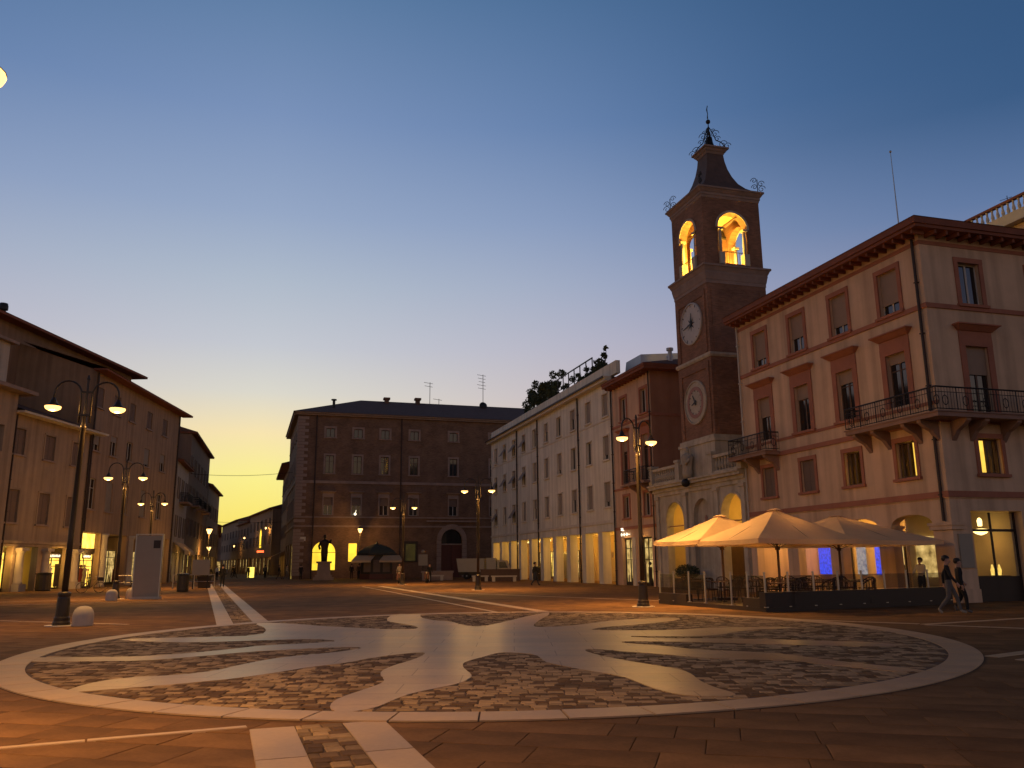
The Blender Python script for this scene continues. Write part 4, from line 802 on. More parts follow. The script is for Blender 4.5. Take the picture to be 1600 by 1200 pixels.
for i, (x, (em, w)) in enumerate(zip(cols, kinds)):
    if em: shopfront(B, x - w / 2 - .3, x + w / 2 - .3, 2.9, 4.38, em, fm=m_wood)
    elif i == 1: MB().box(x - .6, x + .6, 4.3, 4.38, 0, 2.9).box(x - .5, x - .05, 4.26, 4.299, .2, 2.7).box(x + .05, x + .5, 4.26, 4.299, .2, 2.7).build('arcade_door', mat('oak_door', (.30, .17, .07), .6, .2, 3), B)
    else:
        rg = MB().box(x - .9, x + .9, 4.3, 4.38, .1, 2.8)
        for k in range(13): rg.box(x - .88, x + .88, 4.27, 4.299, .2 + k * .2, .3 + k * .2)
        rg.build('rolling_grille', m_steel, B)
    light('arcade_light', 'POINT', (x + .3, 2.4, 3.45), 110, (1, .53, .08), B, .12)
    MB().lathe([(.16, 0), (.16, .1), (.1, .16)], 10).build('ceiling_lamp', emis('soft_ceiling_glow', (1, .7, .25), 1.5), B, (x + .3, 2.6, 3.85))
MB().box(WR - .05 - .7, WR - .75 + .05, -.05, .05, 2.0, 2.4).build('wall_sign', m_panel, B)
# roof terrace: planted bushes and a pergola frame
def leafball(mb, c, rx, ry, rz, n, s, rnd):
    for _ in range(n):
        while True:
            p = Vector((rnd.uniform(-1, 1), rnd.uniform(-1, 1), rnd.uniform(-1, 1)))
            if p.length < 1 and rnd.random() < .25 + p.length: break
        q = Vector((c[0] + p.x * rx, c[1] + p.y * ry, c[2] + p.z * rz)); a = Vector((rnd.gauss(0, 1), rnd.gauss(0, 1), rnd.gauss(0, 1))).normalized(); b_ = a.orthogonal().normalized(); k = s * rnd.uniform(.6, 1.5)
        mb.q(q - a * k, q + b_ * k * .45, q + a * k, q - b_ * k * .45)
def bush(name, loc, clumps, stems, label, cat, group, m=None, ls=.14, seed=1):
    rnd = random.Random(seed); e = empty(name, loc, RR.rz, label, cat, group); f = MB()
    for (x, y, z, r, n) in clumps: leafball(f, (x, y, z), r, r * .8, r * .8, n, ls, rnd)
    me = bpy.data.meshes.new('foliage'); me.from_pydata(f.v, [], f.f); place(me, 'foliage', m or m_leaf, e)
    for (x, y, z) in stems: MB().tube([(x * .6, y, 0), (x * .8 + .05, y, z * .5), (x, y, z)], .05, 6, .02).build('stem', m_wood, e)
    return e
rnd = random.Random(9)
cl = [(rnd.uniform(-5.2, 4.6), rnd.uniform(-.5, .8), rnd.uniform(.7, 3.3), rnd.uniform(.45, .95), 170) for _ in range(34)] + [(-5.4, 0, 3.4, .6, 110), (-3.6, 0, 3.8, .6, 110), (4.6, 0, 3.2, .55, 100), (2.2, 0, 3.6, .55, 100), (-4.6, 0, .9, .6, 110)]
bush('roof_garden_bush', RR.at(-52.6, 1.3, 16.5), cl, [(-4.4, 0, 3.2), (-2, .2, 3), (.4, 0, 3.0), (3, .1, 3.0)], 'large dark bush overflowing the far end of the white block roof terrace', 'bush', 'plants on the roof terrace', seed=2)
cl = [(rnd.uniform(-3.0, 2.6), rnd.uniform(-.4, .5), rnd.uniform(.4, 1.7), rnd.uniform(.35, .7), 150) for _ in range(16)] + [(2.0, 0, 2.3, .35, 60), (2.3, 0, 2.9, .25, 45), (.2, 0, 2.2, .3, 45), (1.2, 0, 2.0, .4, 60), (-2.2, 0, 2.1, .3, 50)]
bush('roof_garden_bush', RR.at(-38.9, 1.2, 16.5), cl, [(-1.5, 0, 1.8), (2.2, .1, 2.7), (-.4, .1, 1.8)], 'dark climber with a spiky top at the near end of the roof terrace', 'bush', 'plants on the roof terrace', seed=3)
cl = [(rnd.uniform(-2.2, 2.2), 0, rnd.uniform(.3, 1.9), rnd.uniform(.22, .4), 60) for _ in range(9)]
bush('roof_garden_bush', RR.at(-44.6, 1.0, 16.5), cl, [(-1.5, 0, 1.6), (.7, .1, 1.5)], 'sparse creeper on the pergola between the two big roof bushes', 'bush', 'plants on the roof terrace', seed=4)
pg = empty('roof_pergola', RR.at(-43.4, .9, 16.1), RR.rz, 'dark metal pergola frame on the white block roof terrace', 'pergola')
for k in range(7): MB().box(-4.6 + k * 1.5, -4.52 + k * 1.5, -.04, .04, 0, 2.95).build('post', m_metal, pg)
MB().box(-4.6, 4.5, -.045, .045, 2.951, 3.05).build('top_rail', m_metal, pg); MB().box(-4.6, 4.5, -.03, .03, 1.8, 1.86).build('mid_rail', m_metal, pg)

# ================================================================== the brick palazzo across the square
CF = Frame((-2.75, 112), 72.5); CX = -9.0
C = empty('brick_palazzo', CF.at(CX), CF.rz, 'dark brick palazzo with stone quoins, big portal and hipped roof across the square', 'building')
CL, CR, CH = -25.55 - CX, 9.0 - CX, 20.4
cc = [u - CX for u in (-21.55, -18.02, -14.53, -10.67, -5.39, .2, 4.5)]; ops = []
for x in cc: ops += [(x - .55, x + .55, 17.65, 18.8), (x - .52, x + .52, 13.05, 15.3), (x - .55, x + .55, 7.8, 10.0)]
px_ = -5.55 - CX
ops += [(-23.25 - CX, -20.4 - CX, 1.05, 4.55, 3.2), (-18.82 - CX, -17.76 - CX, 2.05, 4.3), (px_ - 1.4, px_ + 1.4, 0, 6.1, 4.7)]
wall(CL, CR, CH, ops, .35).build('wall', m_cbrick, C)
lw = wall(0, 22, CH, [(x - .5, x + .5, z, z + h) for x in (3, 7, 11, 15, 19) for z, h in ((17.65, 1.15), (13.05, 2.25), (7.8, 2.2))] + [(2, 5, 0, 4.4), (8, 11, 0, 4.4), (14, 17.5, 0, 4.4)], .35)
lw.v = [(CL + y, 22 - x, z) for x, y, z in lw.v]; lw.build('side_wall', m_cbrick, C)
MB().q((CL, 22, 0), (CR, 22, 0), (CR, 22, CH), (CL, 22, CH)).q((CR, 0, 0), (CR, 22, 0), (CR, 22, CH), (CR, 0, CH)).build('rear_wall', m_cbrick, C)
for i, x in enumerate(cc):
    window(C, x, 17.65, 1.1, 1.15, .2, m_wood, m_cstone, .25, m_cstone); window(C, x, 13.05, 1.04, 2.25, .2, m_wood, m_cstone, .22, m_cstone)
    window(C, x, 7.8, 1.1, 2.2, .2, m_woodp, m_cstone, .16, None, blind=.45, blindm=m_shut, hood=m_cstone)
for x in (3, 7, 11, 15, 19):
    for z, h in ((17.65, 1.15), (13.05, 2.25), (7.8, 2.2)):
        o = window(C, 0, z, 1.0, h, .2, m_wood, m_cstone, .2, m_cstone); o.location = (CL + .2, 22 - x, z); o.rotation_euler = (0, 0, R(-90))
for z0, z1 in ((11.75, 12.1), (7.45, 7.62), (6.3, 6.52)):
    MB().box(CL - .12, CR, -.12, .015, z0, z1).box(CL - .118, CL + .015, .0151, 22, z0 + .001, z1 - .001).build('string_course', m_cstone, C)
qme = [MB().box(-.1, w, -.1, .4 + (1.25 - w), 0, .36).mesh('quoin') for w in (1.25, .8)]
k = 0; z = .4
while z < 20.0:
    if not any(a - .37 < z < b_ for a, b_ in ((11.75, 12.1), (7.45, 7.62), (6.3, 6.52))): place(qme[k % 2], 'quoin', m_cstone, C, (CL, 0, z)); k += 1
    z += .405
MB().box(CL - .35, CR, -.35, .02, CH, CH + .2).box(CL - .6, CR, -.6, .02, CH + .201, CH + .36).box(CL - .599, CL + .02, .0201, 22, CH + .002, CH + .358).build('cornice', m_cstone, C)
MB().frustum([(CL - .75, -.75, CH + .361), (CR, -.75, CH + .361), (CR, 22.6, CH + .361), (CL - .75, 22.6, CH + .361)], [(CL + 9, 10.5, CH + 4.3), (CR, 10.5, CH + 4.3), (CR, 11.5, CH + 4.3), (CL + 9, 11.5, CH + 4.3)]).build('roof', m_roof, C)
for x in (-23.3 - CX, -12.4 - CX): pipe(C, x, 0, CH, -.16, .08)
# portal with rusticated surround and red doors
P_ = arc_pts(px_ - 2.0, px_ + 2.0, 4.7, 6.75, 10); Q_ = arc_pts(px_ - 1.4, px_ + 1.4, 4.7, 6.1, 10)
for k in range(10):
    MB().frustum([(p[0] - px_, -.14, p[1]) for p in (P_[k], P_[k + 1], Q_[k + 1], Q_[k])], [(p[0] - px_, .0, p[1]) for p in (P_[k], P_[k + 1], Q_[k + 1], Q_[k])]).build('voussoir', m_cstone, C, (px_, 0, 0))
for s in (-1, 1):
    for k in range(9): MB().box(px_ + s * 1.7 - .3, px_ + s * 1.7 + .3, -.14, .0, k * .52 + .01, k * .52 + .5).build('jamb_stone', m_cstone, C)
MB().box(px_ - 3.4, px_ + 3.4, -.3, .0, 7.0, 7.2).build('portal_cornice', m_cstone, C)
pd = MB().box(px_ - 1.4, px_ - .02, .3, .36, 0, 4.1).box(px_ + .02, px_ + 1.4, .3, .36, 0, 4.1)
for s in (-1, 1):
    for z in (.4, 1.6, 2.9): pd.box(px_ + s * .7 - .5, px_ + s * .7 + .5, .27, .299, z, z + 1.0)
pd.build('portal_door', m_redp, C); MB().box(px_ - 1.4, px_ + 1.4, .2, .34, 4.101, 4.25).build('door_transom', m_cstone, C); MB().box(px_ - 1.4, px_ + 1.4, .33, .36, 4.251, 6.1).build('fanlight', m_pane, C)
lb = -21.83 - CX
MB().box(lb - 1.45, lb + 1.45, .3, .34, 1.0, 4.6).build('lit_arched_window', e_yellow, C)['label'] = 'arched window glowing yellow behind the statue'
MB().box(lb - .03, lb + .03, .24, .3, 1.05, 4.5).box(lb - 1.42, lb + 1.42, .24, .3, 3.15, 3.21).build('glazing_bars', m_wood, C)
MB().box(-18.82 - CX, -17.76 - CX, .3, .34, 2.05, 4.3).build('lit_window', e_yellow, C)['label'] = 'rectangular window glowing yellow beside the lantern post'
MB().box(-11.9 - CX, -10.05 - CX, -.12, -.002, 1.95, 4.55).build('notice_case', m_dark, C); MB().box(-11.6 - CX, -10.35 - CX, -.135, -.121, 2.1, 4.2).build('notice_panel', emis('dim_notice_glow', (.55, .42, .06), .04, .4, 2), C)
MB().box(-24.9 - CX, -24.1 - CX, -.06, -.002, 4.6, 5.1).build('street_plaque', m_wtrim, C)
MB().box(CL - .06, CL - .002, 1.0, 1.9, 0, 3.9).build('lit_side_pilaster', emis('dim_strip_glow', (.9, .6, .12), .35), C)  # plain pilaster given its own glow in place of light falling on it
for x, y, h in ((-21 - CX, 3, 1.3), (-13 - CX, 9.5, 1.6), (-8.5 - CX, 9.5, 2.0)): MB().box(x - .3, x + .3, y - .3, y + .3, CH + 1.0, CH + 3.7 + h * .4).box(x - .45, x + .45, y - .45, y + .45, CH + 3.7 + h * .4, CH + 4.0 + h * .4).build('chimney', m_cbrick, C) if x > -20 - CX else MB().lathe([(.18, 0), (.18, 1.4), (.36, 1.45), (.36, 1.6)], 8).build('chimney', m_metal, C, (x, y, CH + 1.2))
def aerial(x, y, z, h, bars, lab, dish=False):
    o = empty('tv_aerial', CF.at(x, y, z), CF.rz, lab, 'aerial', 'aerials on the palazzo roof'); m = MB().tube([(0, 0, 0), (0, 0, h)], .045, 5); 
    for k in range(bars): zz = h - .15 - k * .5; w = .9 - .12 * (k % 3); m.tube([(-w, 0, zz + .1), (w * .5, 0, zz - .05)], .03, 4)
    m.build('mast', m_metal, o)
    if dish: MB().lathe([(.02, .12), (.4, .05), (.6, -.1)], 14).build('dish', m_metal, o, (0, -.2, .5)).rotation_euler = (R(75), 0, 0)
aerial(-6.6, 10, CH + 3.6, 3.8, 2, 'bent two bar aerial on the palazzo roof ridge'); aerial(1.2, 9, CH + 3.6, 5.2, 5, 'tall multi bar aerial with a round dish on the palazzo roof', True); aerial(-4.8, 12, CH + 3.8, 1.6, 1, 'shortest single bar aerial just right of the palazzo chimneys')

# ================================================================== left-hand row
L1F = Frame((-34.78, 62.62), 2.5)
A0 = .2
L1 = empty('low_pink_house', L1F.at(A0), L1F.rz, 'low dusty pink house with a columned arcade and lit shops at the left edge', 'building')
l0, l1 = -5.1 - A0, 4.95 - A0; ops = []
lx = [-4.2 - A0, -.55 - A0, 3.05 - A0]
for x in lx: ops += [(x - .62, x + .62, 9.5, 11.3), (x - .65, x + .65, 4.75, 7.0)]
co = [(-4.55, -3.45), (-2.15, -.55), (1.0, 3.35)]
for a, b_ in co: ops.append((a - A0, b_ - A0, 0, 3.1))
wall(l0, l1, 12.3, ops, .5).build('wall', m_l1, L1)
for x in lx: window(L1, x, 9.5, 1.24, 1.8, .14, m_shut, m_l1, .12, m_cstone, closed=m_shut); window(L1, x, 4.75, 1.3, 2.25, .14, m_shut, m_l1, .12, m_cstone, closed=m_shut, hood=None)
band(L1, l0, l1, 3.3, 3.5, .12, m_l1); band(L1, l0, l1, 3.12, 3.24, .06, m_l1)
for u in (-2.8, .25, 4.2):
    MB().lathe([(.34, .5), (.36, .55), (.31, .7), (.27, 2.6), (.33, 2.68), (.37, 2.75), (.37, 2.8)], 16).build('column', m_pale, L1, (u - A0, -.1, 0), 0, True)
    MB().box(u - A0 - .42, u - A0 + .42, -.52, .32, 0, .5).build('column_base', m_pale, L1); MB().box(u - A0 - .42, u - A0 + .42, -.5, .3, 2.801, 3.0).build('capital', m_pale, L1)
MB().box(l0 - .1, l1 + 1.2, -.85, .05, 12.301, 12.45).build('eaves', m_wtrim, L1); MB().q((l0 - .1, -.9, 12.46), (l1 + .9, -.9, 12.46), (l1 + .9, 6, 14.8), (l0 - .1, 6, 14.8)).build('roof', m_roof, L1)
MB().q((l1, .01, 0), (l1, 6, 0), (l1, 6, 12.3), (l1, .01, 12.3)).build('side_wall', m_l1, L1)
MB().box(l0, l1, 3.2, 3.4, 0, 3.1).box(l0, l1, .51, 3.2, 3.101, 3.2).build('arcade_inner_wall', m_arc, L1)
def mannequin(b, x, y, z, m, h=1.7):
    return MB().lathe([(.1, 0), (.12, .5), (.2, .9), (.15, 1.12), (.22, 1.38), (.1, 1.47), (.06, 1.5), (.1, 1.58), (.1, 1.68), (.03, 1.74)], 10).build('mannequin', m, b, (x, y, z), 0, True)
shopfront(L1, 1.05 - A0, 3.3 - A0, 2.75, .62, e_shop_hot, z0=.15); mannequin(L1, 1.6 - A0, .3, .2, m_cloth['white']); MB().box(2.5 - A0, 3.0 - A0, .35, .45, .2, 1.9).build('display_stand', m_dark, L1)
shopfront(L1, -4.6 - A0, -3.4 - A0, 2.75, .62, e_shop_hot)
def sign_word(b, x, y, z, w, m=e_white, h=.16, n=8):
    s = MB()
    for k in range(n):
        x0 = -w / 2 + w * k / n; ww = w / n * .7
        if k % 3 == 0: s.box(x0, x0 + ww * .3, -.01, .01, 0, h).box(x0, x0 + ww, -.009, .009, 0, h * .25)
        elif k % 3 == 1: s.box(x0, x0 + ww, -.01, .01, h * .75, h).box(x0, x0 + ww * .28, -.009, .009, 0, h * .75).box(x0 + ww * .72, x0 + ww, -.009, .009, 0, h * .75)
        else: s.box(x0, x0 + ww, -.01, .01, 0, h * .25).box(x0, x0 + ww, -.009, .009, h * .75, h).box(x0 + ww * .4, x0 + ww * .65, -.008, .008, h * .25, h * .75)
    MB().box(x - w / 2 - .12, x + w / 2 + .12, y + .015, y + .1, z - .1, z + h + .1).build('sign_board', m_dark, b); return s.build('sign_lettering', m, b, (x, y, z))
sign_word(L1, 2.2 - A0, .3, 2.42, 1.3)
light('shop_light', 'POINT', (2.2 - A0, -.3, 2.4), 80, WARM, L1, .12); light('shop_light', 'POINT', (-3.9 - A0, -.3, 2.4), 70, WARM, L1, .12); light('arcade_light', 'POINT', (-1.3 - A0, 1.8, 2.6), 30, (.9, .8, .25), L1, .12)
MB().box(-1.75 - A0, -1.45 - A0, 3.1, 3.19, 1.3, 1.9).build('letter_box', m_dark, L1)
pipe(L1, l0 + .25, 0, 12.2, -.1, .06); pipe(L1, l1 - .12, 0, 12.2, -.1, .07)
# leftmost house
LA = empty('edge_house', L1F.at(-9.5), L1F.rz, 'narrow house with a set back attic window cut off by the left edge', 'building')
wall(-5, 4.3, 13.6, [(2.0, 3.2, 9.4, 11.2), (2.0, 3.2, 5, 7), (.5, 3.6, 0, 3.0)], .3, 0, -.25).build('wall', m_l1, LA); MB().q((4.3, -.25, 0), (4.3, 6, 0), (4.3, 6, 13.6), (4.3, -.25, 13.6)).build('side_wall', m_l1, LA)
MB().box(-5, 5.2, -1.1, .3, 13.601, 13.85).build('eaves', m_cstone, LA); wall(-5, 4.0, 17.2, [(1.6, 3.1, 14.2, 16.1)], .2, 13.851, .6).build('attic_wall', m_pale, LA); MB().q((4.0, .6, 13.85), (4.0, 6, 13.85), (4.0, 6, 17.2), (4.0, .6, 17.2)).build('attic_side', m_l1, LA); MB().box(-5, 4.4, .2, 6, 17.201, 17.4).build('attic_roof', m_cstone, LA)
window(LA, 2.35, 14.2, 1.5, 1.9, .7, m_woodp, None, .1); shopfront(LA, .5, 3.6, 2.9, .1, e_shop_hot); light('shop_light', 'POINT', (2.5, -.6, 2.6), 40, WARM, LA, .12)
# tall house behind
LB = empty('tall_rear_house', L1F.at(6, 6.5), L1F.rz, 'tall umber house with a chimney rising behind the low pink house', 'building')
wall(-17, 17.0, 21.3, [(.4, 1.6, 18.7, 20.2), (6, 7.2, 18.7, 20.2)], .25).build('wall', m_l3, LB); MB().q((17, 0, 0), (17, 9, 0), (17, 9, 21.3), (17, 0, 21.3)).build('side_wall', m_l3, LB)
MB().box(-17, 18.3, -1.1, 9.5, 21.301, 21.5).build('eaves', m_kred2, LB); MB().q((-17, -1.15, 21.51), (18.4, -1.15, 21.51), (18.4, 9.6, 23.4), (-17, 9.6, 23.4)).build('roof', m_roof, LB)
MB().lathe([(.22, 0), (.22, 1.0), (.36, 1.05), (.36, 1.35), (.3, 1.6)], 12).build('chimney', m_metal, LB, (-2.6, 1.2, 21.6))
window(LB, 1.0, 18.7, 1.2, 1.5, .15, m_wood, None); window(LB, 6.6, 18.7, 1.2, 1.5, .15, m_wood, None, closed=m_shut)
# brown house with tall shop arcade
L2F = Frame(tuple(L1F.at(5.0))[:2], -4.0); D0 = 11
L2 = empty('brown_arcaded_house', L2F.at(D0), L2F.rz, 'brown house with bright shop windows behind the left street lamps', 'building')
q0, q1 = 0 - D0, 21.6 - D0; lc = [u - D0 for u in (1.0, 4.6, 8.2, 12.6, 17.0)]; ops = []
for x in lc: ops += [(x - .7, x + .7, 14.75, 16.4), (x - .7, x + .7, 11.1, 12.8), (x - .7, x + .7, 6.3, 8.8)]
for a, b_ in ((.12, 3.7), (5.2, 9.4), (11.2, 15.0), (16.6, 21.0)): ops.append((a - D0, b_ - D0, 0, 4.4))
wall(q0, q1, 17.6, ops, .5).build('wall', m_l2, L2)
for i, x in enumerate(lc):
    window(L2, x, 14.75, 1.4, 1.65, .14, m_shut, None, .1, m_cstone, closed=m_shut); window(L2, x, 11.1, 1.4, 1.7, .14, m_woodp, None, .1, m_cstone, blind=(.7, .3, 0, .9, .5)[i], blindm=m_blind2); window(L2, x, 6.3, 1.4, 2.5, .14, m_woodp, None, .1, m_cstone, closed=m_blind2 if i % 2 else None)
MB().box(q0 - .6, q1 + 1.0, -1.0, .1, 17.601, 17.75).build('eaves', m_kred2, L2); MB().q((q0 - .6, -1.05, 17.76), (q1 + 1.1, -1.05, 17.76), (q1 + 1.1, 6, 20.0), (q0 - .6, 6, 20.0)).build('roof', m_roof, L2)
MB().q((q1, .01, 0), (q1, 9, 0), (q1, 9, 17.6), (q1, .01, 17.6)).build('side_wall', m_l2, L2); MB().q((q0, .01, 11.5), (q0, 8, 11.5), (q0, 8, 20.5), (q0, .01, 17.7)).build('gable_wall', m_l2, L2)
for u in (4.35, 10.3, 15.8): MB().lathe([(.42, 0), (.38, .2), (.36, 4.1), (.45, 4.25), (.45, 4.4)], 16).build('column', m_pale, L2, (u - D0, .05, 0), 0, True)
MB().box(q0, q1, 3.4, 3.6, 0, 4.4).box(q0, q1, .51, 3.4, 4.401, 4.5).build('arcade_inner_wall', m_l3, L2); pipe(L2, q0 + .1, 4.5, 17.5, -.1, .07); pipe(L2, q1 - .4, 0, 17.5, -.1, .07)
shopfront(L2, .15 - D0, 3.6 - D0, 2.75, .5, e_shop_hot, z0=.12); MB().box(.2 - D0, 3.5 - D0, .4, .5, 3.15, 4.35).build('upper_display', e_shop_hot, L2); MB().box(.3 - D0, 3.6 - D0, .35, .55, 2.76, 3.14).build('shop_fascia', m_dark, L2)
sign_word(L2, 2.1 - D0, .28, 2.42, 1.3); mannequin(L2, .9 - D0, .2, .1, m_cloth['red']); mannequin(L2, 1.6 - D0, .2, .1, m_cloth['beige']); light('shop_light', 'POINT', (2.2 - D0, -.35, 2.6), 110, WARM, L2, .12)
light('arcade_light', 'POINT', (7.3 - D0, 1.7, 3.9), 60, WARM, L2, .12); MB().box(5.3 - D0, 9.3 - D0, 2.4, 2.5, 0, 3.0).box(5.3 - D0, 9.3 - D0, 2.35, 2.55, 3.001, 3.3).build('dark_shopfront', m_dark, L2)
shopfront(L2, 11.4 - D0, 14.8 - D0, 3.2, 3.0, e_shop_dim); shopfront(L2, 16.8 - D0, 20.8 - D0, 3.2, 3.0, e_shop_dim); light('arcade_light', 'POINT', (18 - D0, 1.7, 3.9), 70, WARM, L2, .12)

# ================================================================== houses along the street that leaves the square
D1F = Frame((-36.9, 91.5), -15)
def street_house(name, frame, u, L, H, m, lab, rows, cols_, zs, lit=(), ground_em=None, eav=.6, dep=9.0, wh=1.9, shut=m_shut, ww=1.05, sur=None):
    e = empty(name, frame.at(u + L / 2), frame.rz, lab, 'building', 'houses along the street'); ops = []; xs = [-L / 2 + L * (k + .5) / cols_ for k in range(cols_)]
    for z in zs:
        for x in xs: ops.append((x - ww / 2, x + ww / 2, z, z + wh))
    gops = [(x - L / cols_ * .36, x + L / cols_ * .36, 0, 3.2) for x in xs] if ground_em is not None else []
    wall(-L / 2, L / 2, H, ops + gops, .25).build('wall', m, e)
    MB().q((-L / 2, .01, 0), (-L / 2, dep, 0), (-L / 2, dep, H), (-L / 2, .01, H)).q((L / 2, .01, 0), (L / 2, dep, 0), (L / 2, dep, H), (L / 2, .01, H)).q((-L / 2, dep, 0), (L / 2, dep, 0), (L / 2, dep, H), (-L / 2, dep, H)).build('rear_wall', m, e)
    for z in zs:
        for x in xs: window(e, x, z, ww, wh, .14, m_wood, sur, .12, m_cstone, shutters=shut)
    MB().box(-L / 2 - .2, L / 2 + .2, -eav, dep, H + .001, H + .18).build('eaves', m_kred2, e)
    MB().frustum([(-L / 2 - .25, -eav - .05, H + .181), (L / 2 + .25, -eav - .05, H + .181), (L / 2 + .25, dep + .2, H + .181), (-L / 2 - .25, dep + .2, H + .181)], [(-L / 2 + .2, dep / 2 - .2, H + 1.7), (L / 2 - .2, dep / 2 - .2, H + 1.7), (L / 2 - .2, dep / 2 + .2, H + 1.7), (-L / 2 + .2, dep / 2 + .2, H + 1.7)]).build('roof', m_roof, e)
    for k, x in enumerate(xs):
        if ground_em is not None: shopfront(e, x - L / cols_ * .36, x + L / cols_ * .36, 3.15, .6, ground_em[k % len(ground_em)])
    return e
h1 = street_house('street_house', D1F, 0, 11, 13.0, m_pale, 'pale house with dark shutters and a balcony at the left mouth of the street', 2, 3, (5.0, 9.2), ground_em=[e_shop_dim], wh=2.2)
MB().box(-2.2, 2.2, -1.0, 0, 8.6, 8.8).build('balcony_slab', m_bstone, h1); rail_run([(-2.15, -.05, 8.8), (-2.15, -.95, 8.8), (2.15, -.95, 8.8), (2.15, -.05, 8.8)], h1, 'balcony_railing', 1.0, .1)
MB().q((-5.4, -.05, 4.3), (5.4, -.05, 4.3), (5.4, -1.3, 3.3), (-5.4, -1.3, 3.3)).q((-5.4, -1.3, 3.3), (5.4, -1.3, 3.3), (5.4, -1.3, 2.9), (-5.4, -1.3, 2.9)).build('awning', m_canvas, h1)
light('shop_light', 'POINT', (0, -.4, 2.6), 30, WARM, h1, .12)
h2 = street_house('street_house', D1F, 11.2, 26, 17.8, m_l3, 'tall dark house overhanging the left side of the street with balconies', 3, 6, (5.5, 9.5, 13.2), ground_em=[e_shop_dim, e_shop_dim, e_shop], wh=2.0)
for k in range(3): MB().box(-9 + k * 7, -5.5 + k * 7, -1.0, 0, 9.0, 9.2).build('balcony_slab', m_bstone, h2); rail_run([(-9 + k * 7, -.05, 9.2), (-9 + k * 7, -.95, 9.2), (-5.5 + k * 7, -.95, 9.2), (-5.5 + k * 7, -.05, 9.2)], h2, 'balcony_railing', 1.0, .3)
MB().box(-13, -6, 2, 8, 18.0, 19.4).build('roof_dormer', m_l3, h2)
street_house('street_house', D1F, 38, 22, 13.8, m_l1, 'lower pink house farther down the left side of the street', 2, 5, (5.0, 9.2), ground_em=[e_shop_dim, e_shop], wh=2.0)
street_house('street_house', Frame(D1F.at(61)[:2], -19), 0, 60, 8.6, m_l3, 'lowest dark row closing the left side of the street in the distance', 1, 10, (5.0,), ground_em=[e_shop_dim], wh=1.8)
E1F = Frame(CF.at(-25.4, 47)[:2], 162.5)
street_house('street_house', E1F, 0, 24.5, 16.6, m_l3, 'dark house directly behind the palazzo on the right side of the street', 2, 6, (6.0, 10.2, 13.6), ground_em=[e_shop, e_shop_dim], wh=1.9, eav=1.2)
E2F = Frame((-69.5, 208), 180 - 24.6)
e2 = street_house('street_house', E2F, 34, 30, 11.6, m_l2, 'brown house with a lit arch window on the right side of the street', 2, 6, (5.5, 8.4), ground_em=[e_shop_dim], wh=1.7)
MB().prism([(1.0, 5.0), (3.0, 5.0), (3.0, 7.4), (2.6, 8.2), (2.0, 8.5), (1.4, 8.2), (1.0, 7.4)], -.1, -.03).build('lit_arch_window', e_yellow, e2)
street_house('street_house', E2F, 14, 19.8, 10.6, m_l3, 'dark narrow house with a stepped roof farther along the right side of the street', 2, 4, (5.2, 8.0), ground_em=[e_shop_dim], wh=1.6)
street_house('street_house', E2F, -22, 35.8, 12.0, m_l1, 'farthest pinkish house visible down the right side of the street', 2, 6, (5.2, 8.2), ground_em=[e_shop_dim], wh=1.6)
street_house('street_house', Frame((-112, 262), 72), 0, 60, 10.5, m_l3, 'distant house closing the view at the very end of the street', 2, 10, (5.2,), ground_em=[e_shop_dim], wh=1.6)
# awning, light box and red sign on the right side of the street
aw = MB(); L_ = 18
aw.q((0, 0, 3.9), (L_, 0, 3.9), (L_, -2.0, 2.9), (0, -2.0, 2.9)).q((0, -2.0, 2.9), (L_, -2.0, 2.9), (L_, -2.0, 2.6), (0, -2.0, 2.6))
tag(aw.build('street_awning', m_canvas, None, E1F.at(4, -.05), E1F.rz), 'long pale awning over the shops on the right side of the street', 'awning')
tag(MB().box(-.42, .42, -.2, .2, 0, 1.45).build('light_box', emis('light_box_glow', (1, .72, .12), 1.7, .3, 1.5), None, (-37.6, 122, 0), R(-20)), 'glowing yellow advertising box standing in the street', 'light box')
tag(MB().box(-.55, .55, -.1, .1, 0, .28).build('shop_sign', e_red, None, (-38.2, 128, 3.6), R(-20)), 'small red lit shop sign above the yellow light box', 'sign')
def wall_glow(p, lab, s=.2, power=60):
    o = empty('wall_lamp', p, 0, lab, 'wall lamp', 'wall lamps along the street'); MB().ball((0, 0, 0), s, 8).build('bulb', e_lantern, o); MB().tube([(.0, 0, .1), (.0, .0, .35), (.5, .1, .35)], .03, 5).build('bracket', m_metal, o); light('lamp_light', 'POINT', (0, 0, -.05 - s), power, AMBER, o, .1)
wall_glow((-44.6, 152, 8.3), 'wall lamp nearest the palazzo on the right street front', .17, 160); wall_glow((-52.5, 165, 7.0), 'wall lamp in the middle of the right street front', .17, 130); wall_glow((-62, 188, 6.0), 'wall lamp farthest down the right street front', .17, 120)
wall_glow((-52.0, 172, 4.0), 'small bright lamp low in the middle of the street view', .13, 30); wall_glow((-66, 205, 4.5), 'tiny distant lamp at the far end of the street', .15, 30)
for a, b_, sg_, lab in (((-40.5, 104, 13.0), (-27.9, 105.5, 13.2), .35, 'upper sagging cable strung across the street'), ((-48, 135, 8.6), (-39, 143, 8.9), .15, 'lower cable strung across the street')):
    pts = [Vector(a).lerp(Vector(b_), t / 12) - Vector((0, 0, sg_ * 4 * (t / 12) * (1 - t / 12))) for t in range(13)]; tag(MB().tube(pts, .025, 5).build('overhead_cable', m_metal), lab, 'cable', 'cables over the street')
tag(MB().ball((0, 0, 0), .17, 10).tube([(0, 0, .1), (0, .6, .5)], .03, 5).build('wall_spotlight', e_white, None, CF.at(-18.2, -.7, 7.9)), 'small round bright spotlight on the palazzo front above the yellow windows', 'spotlight')

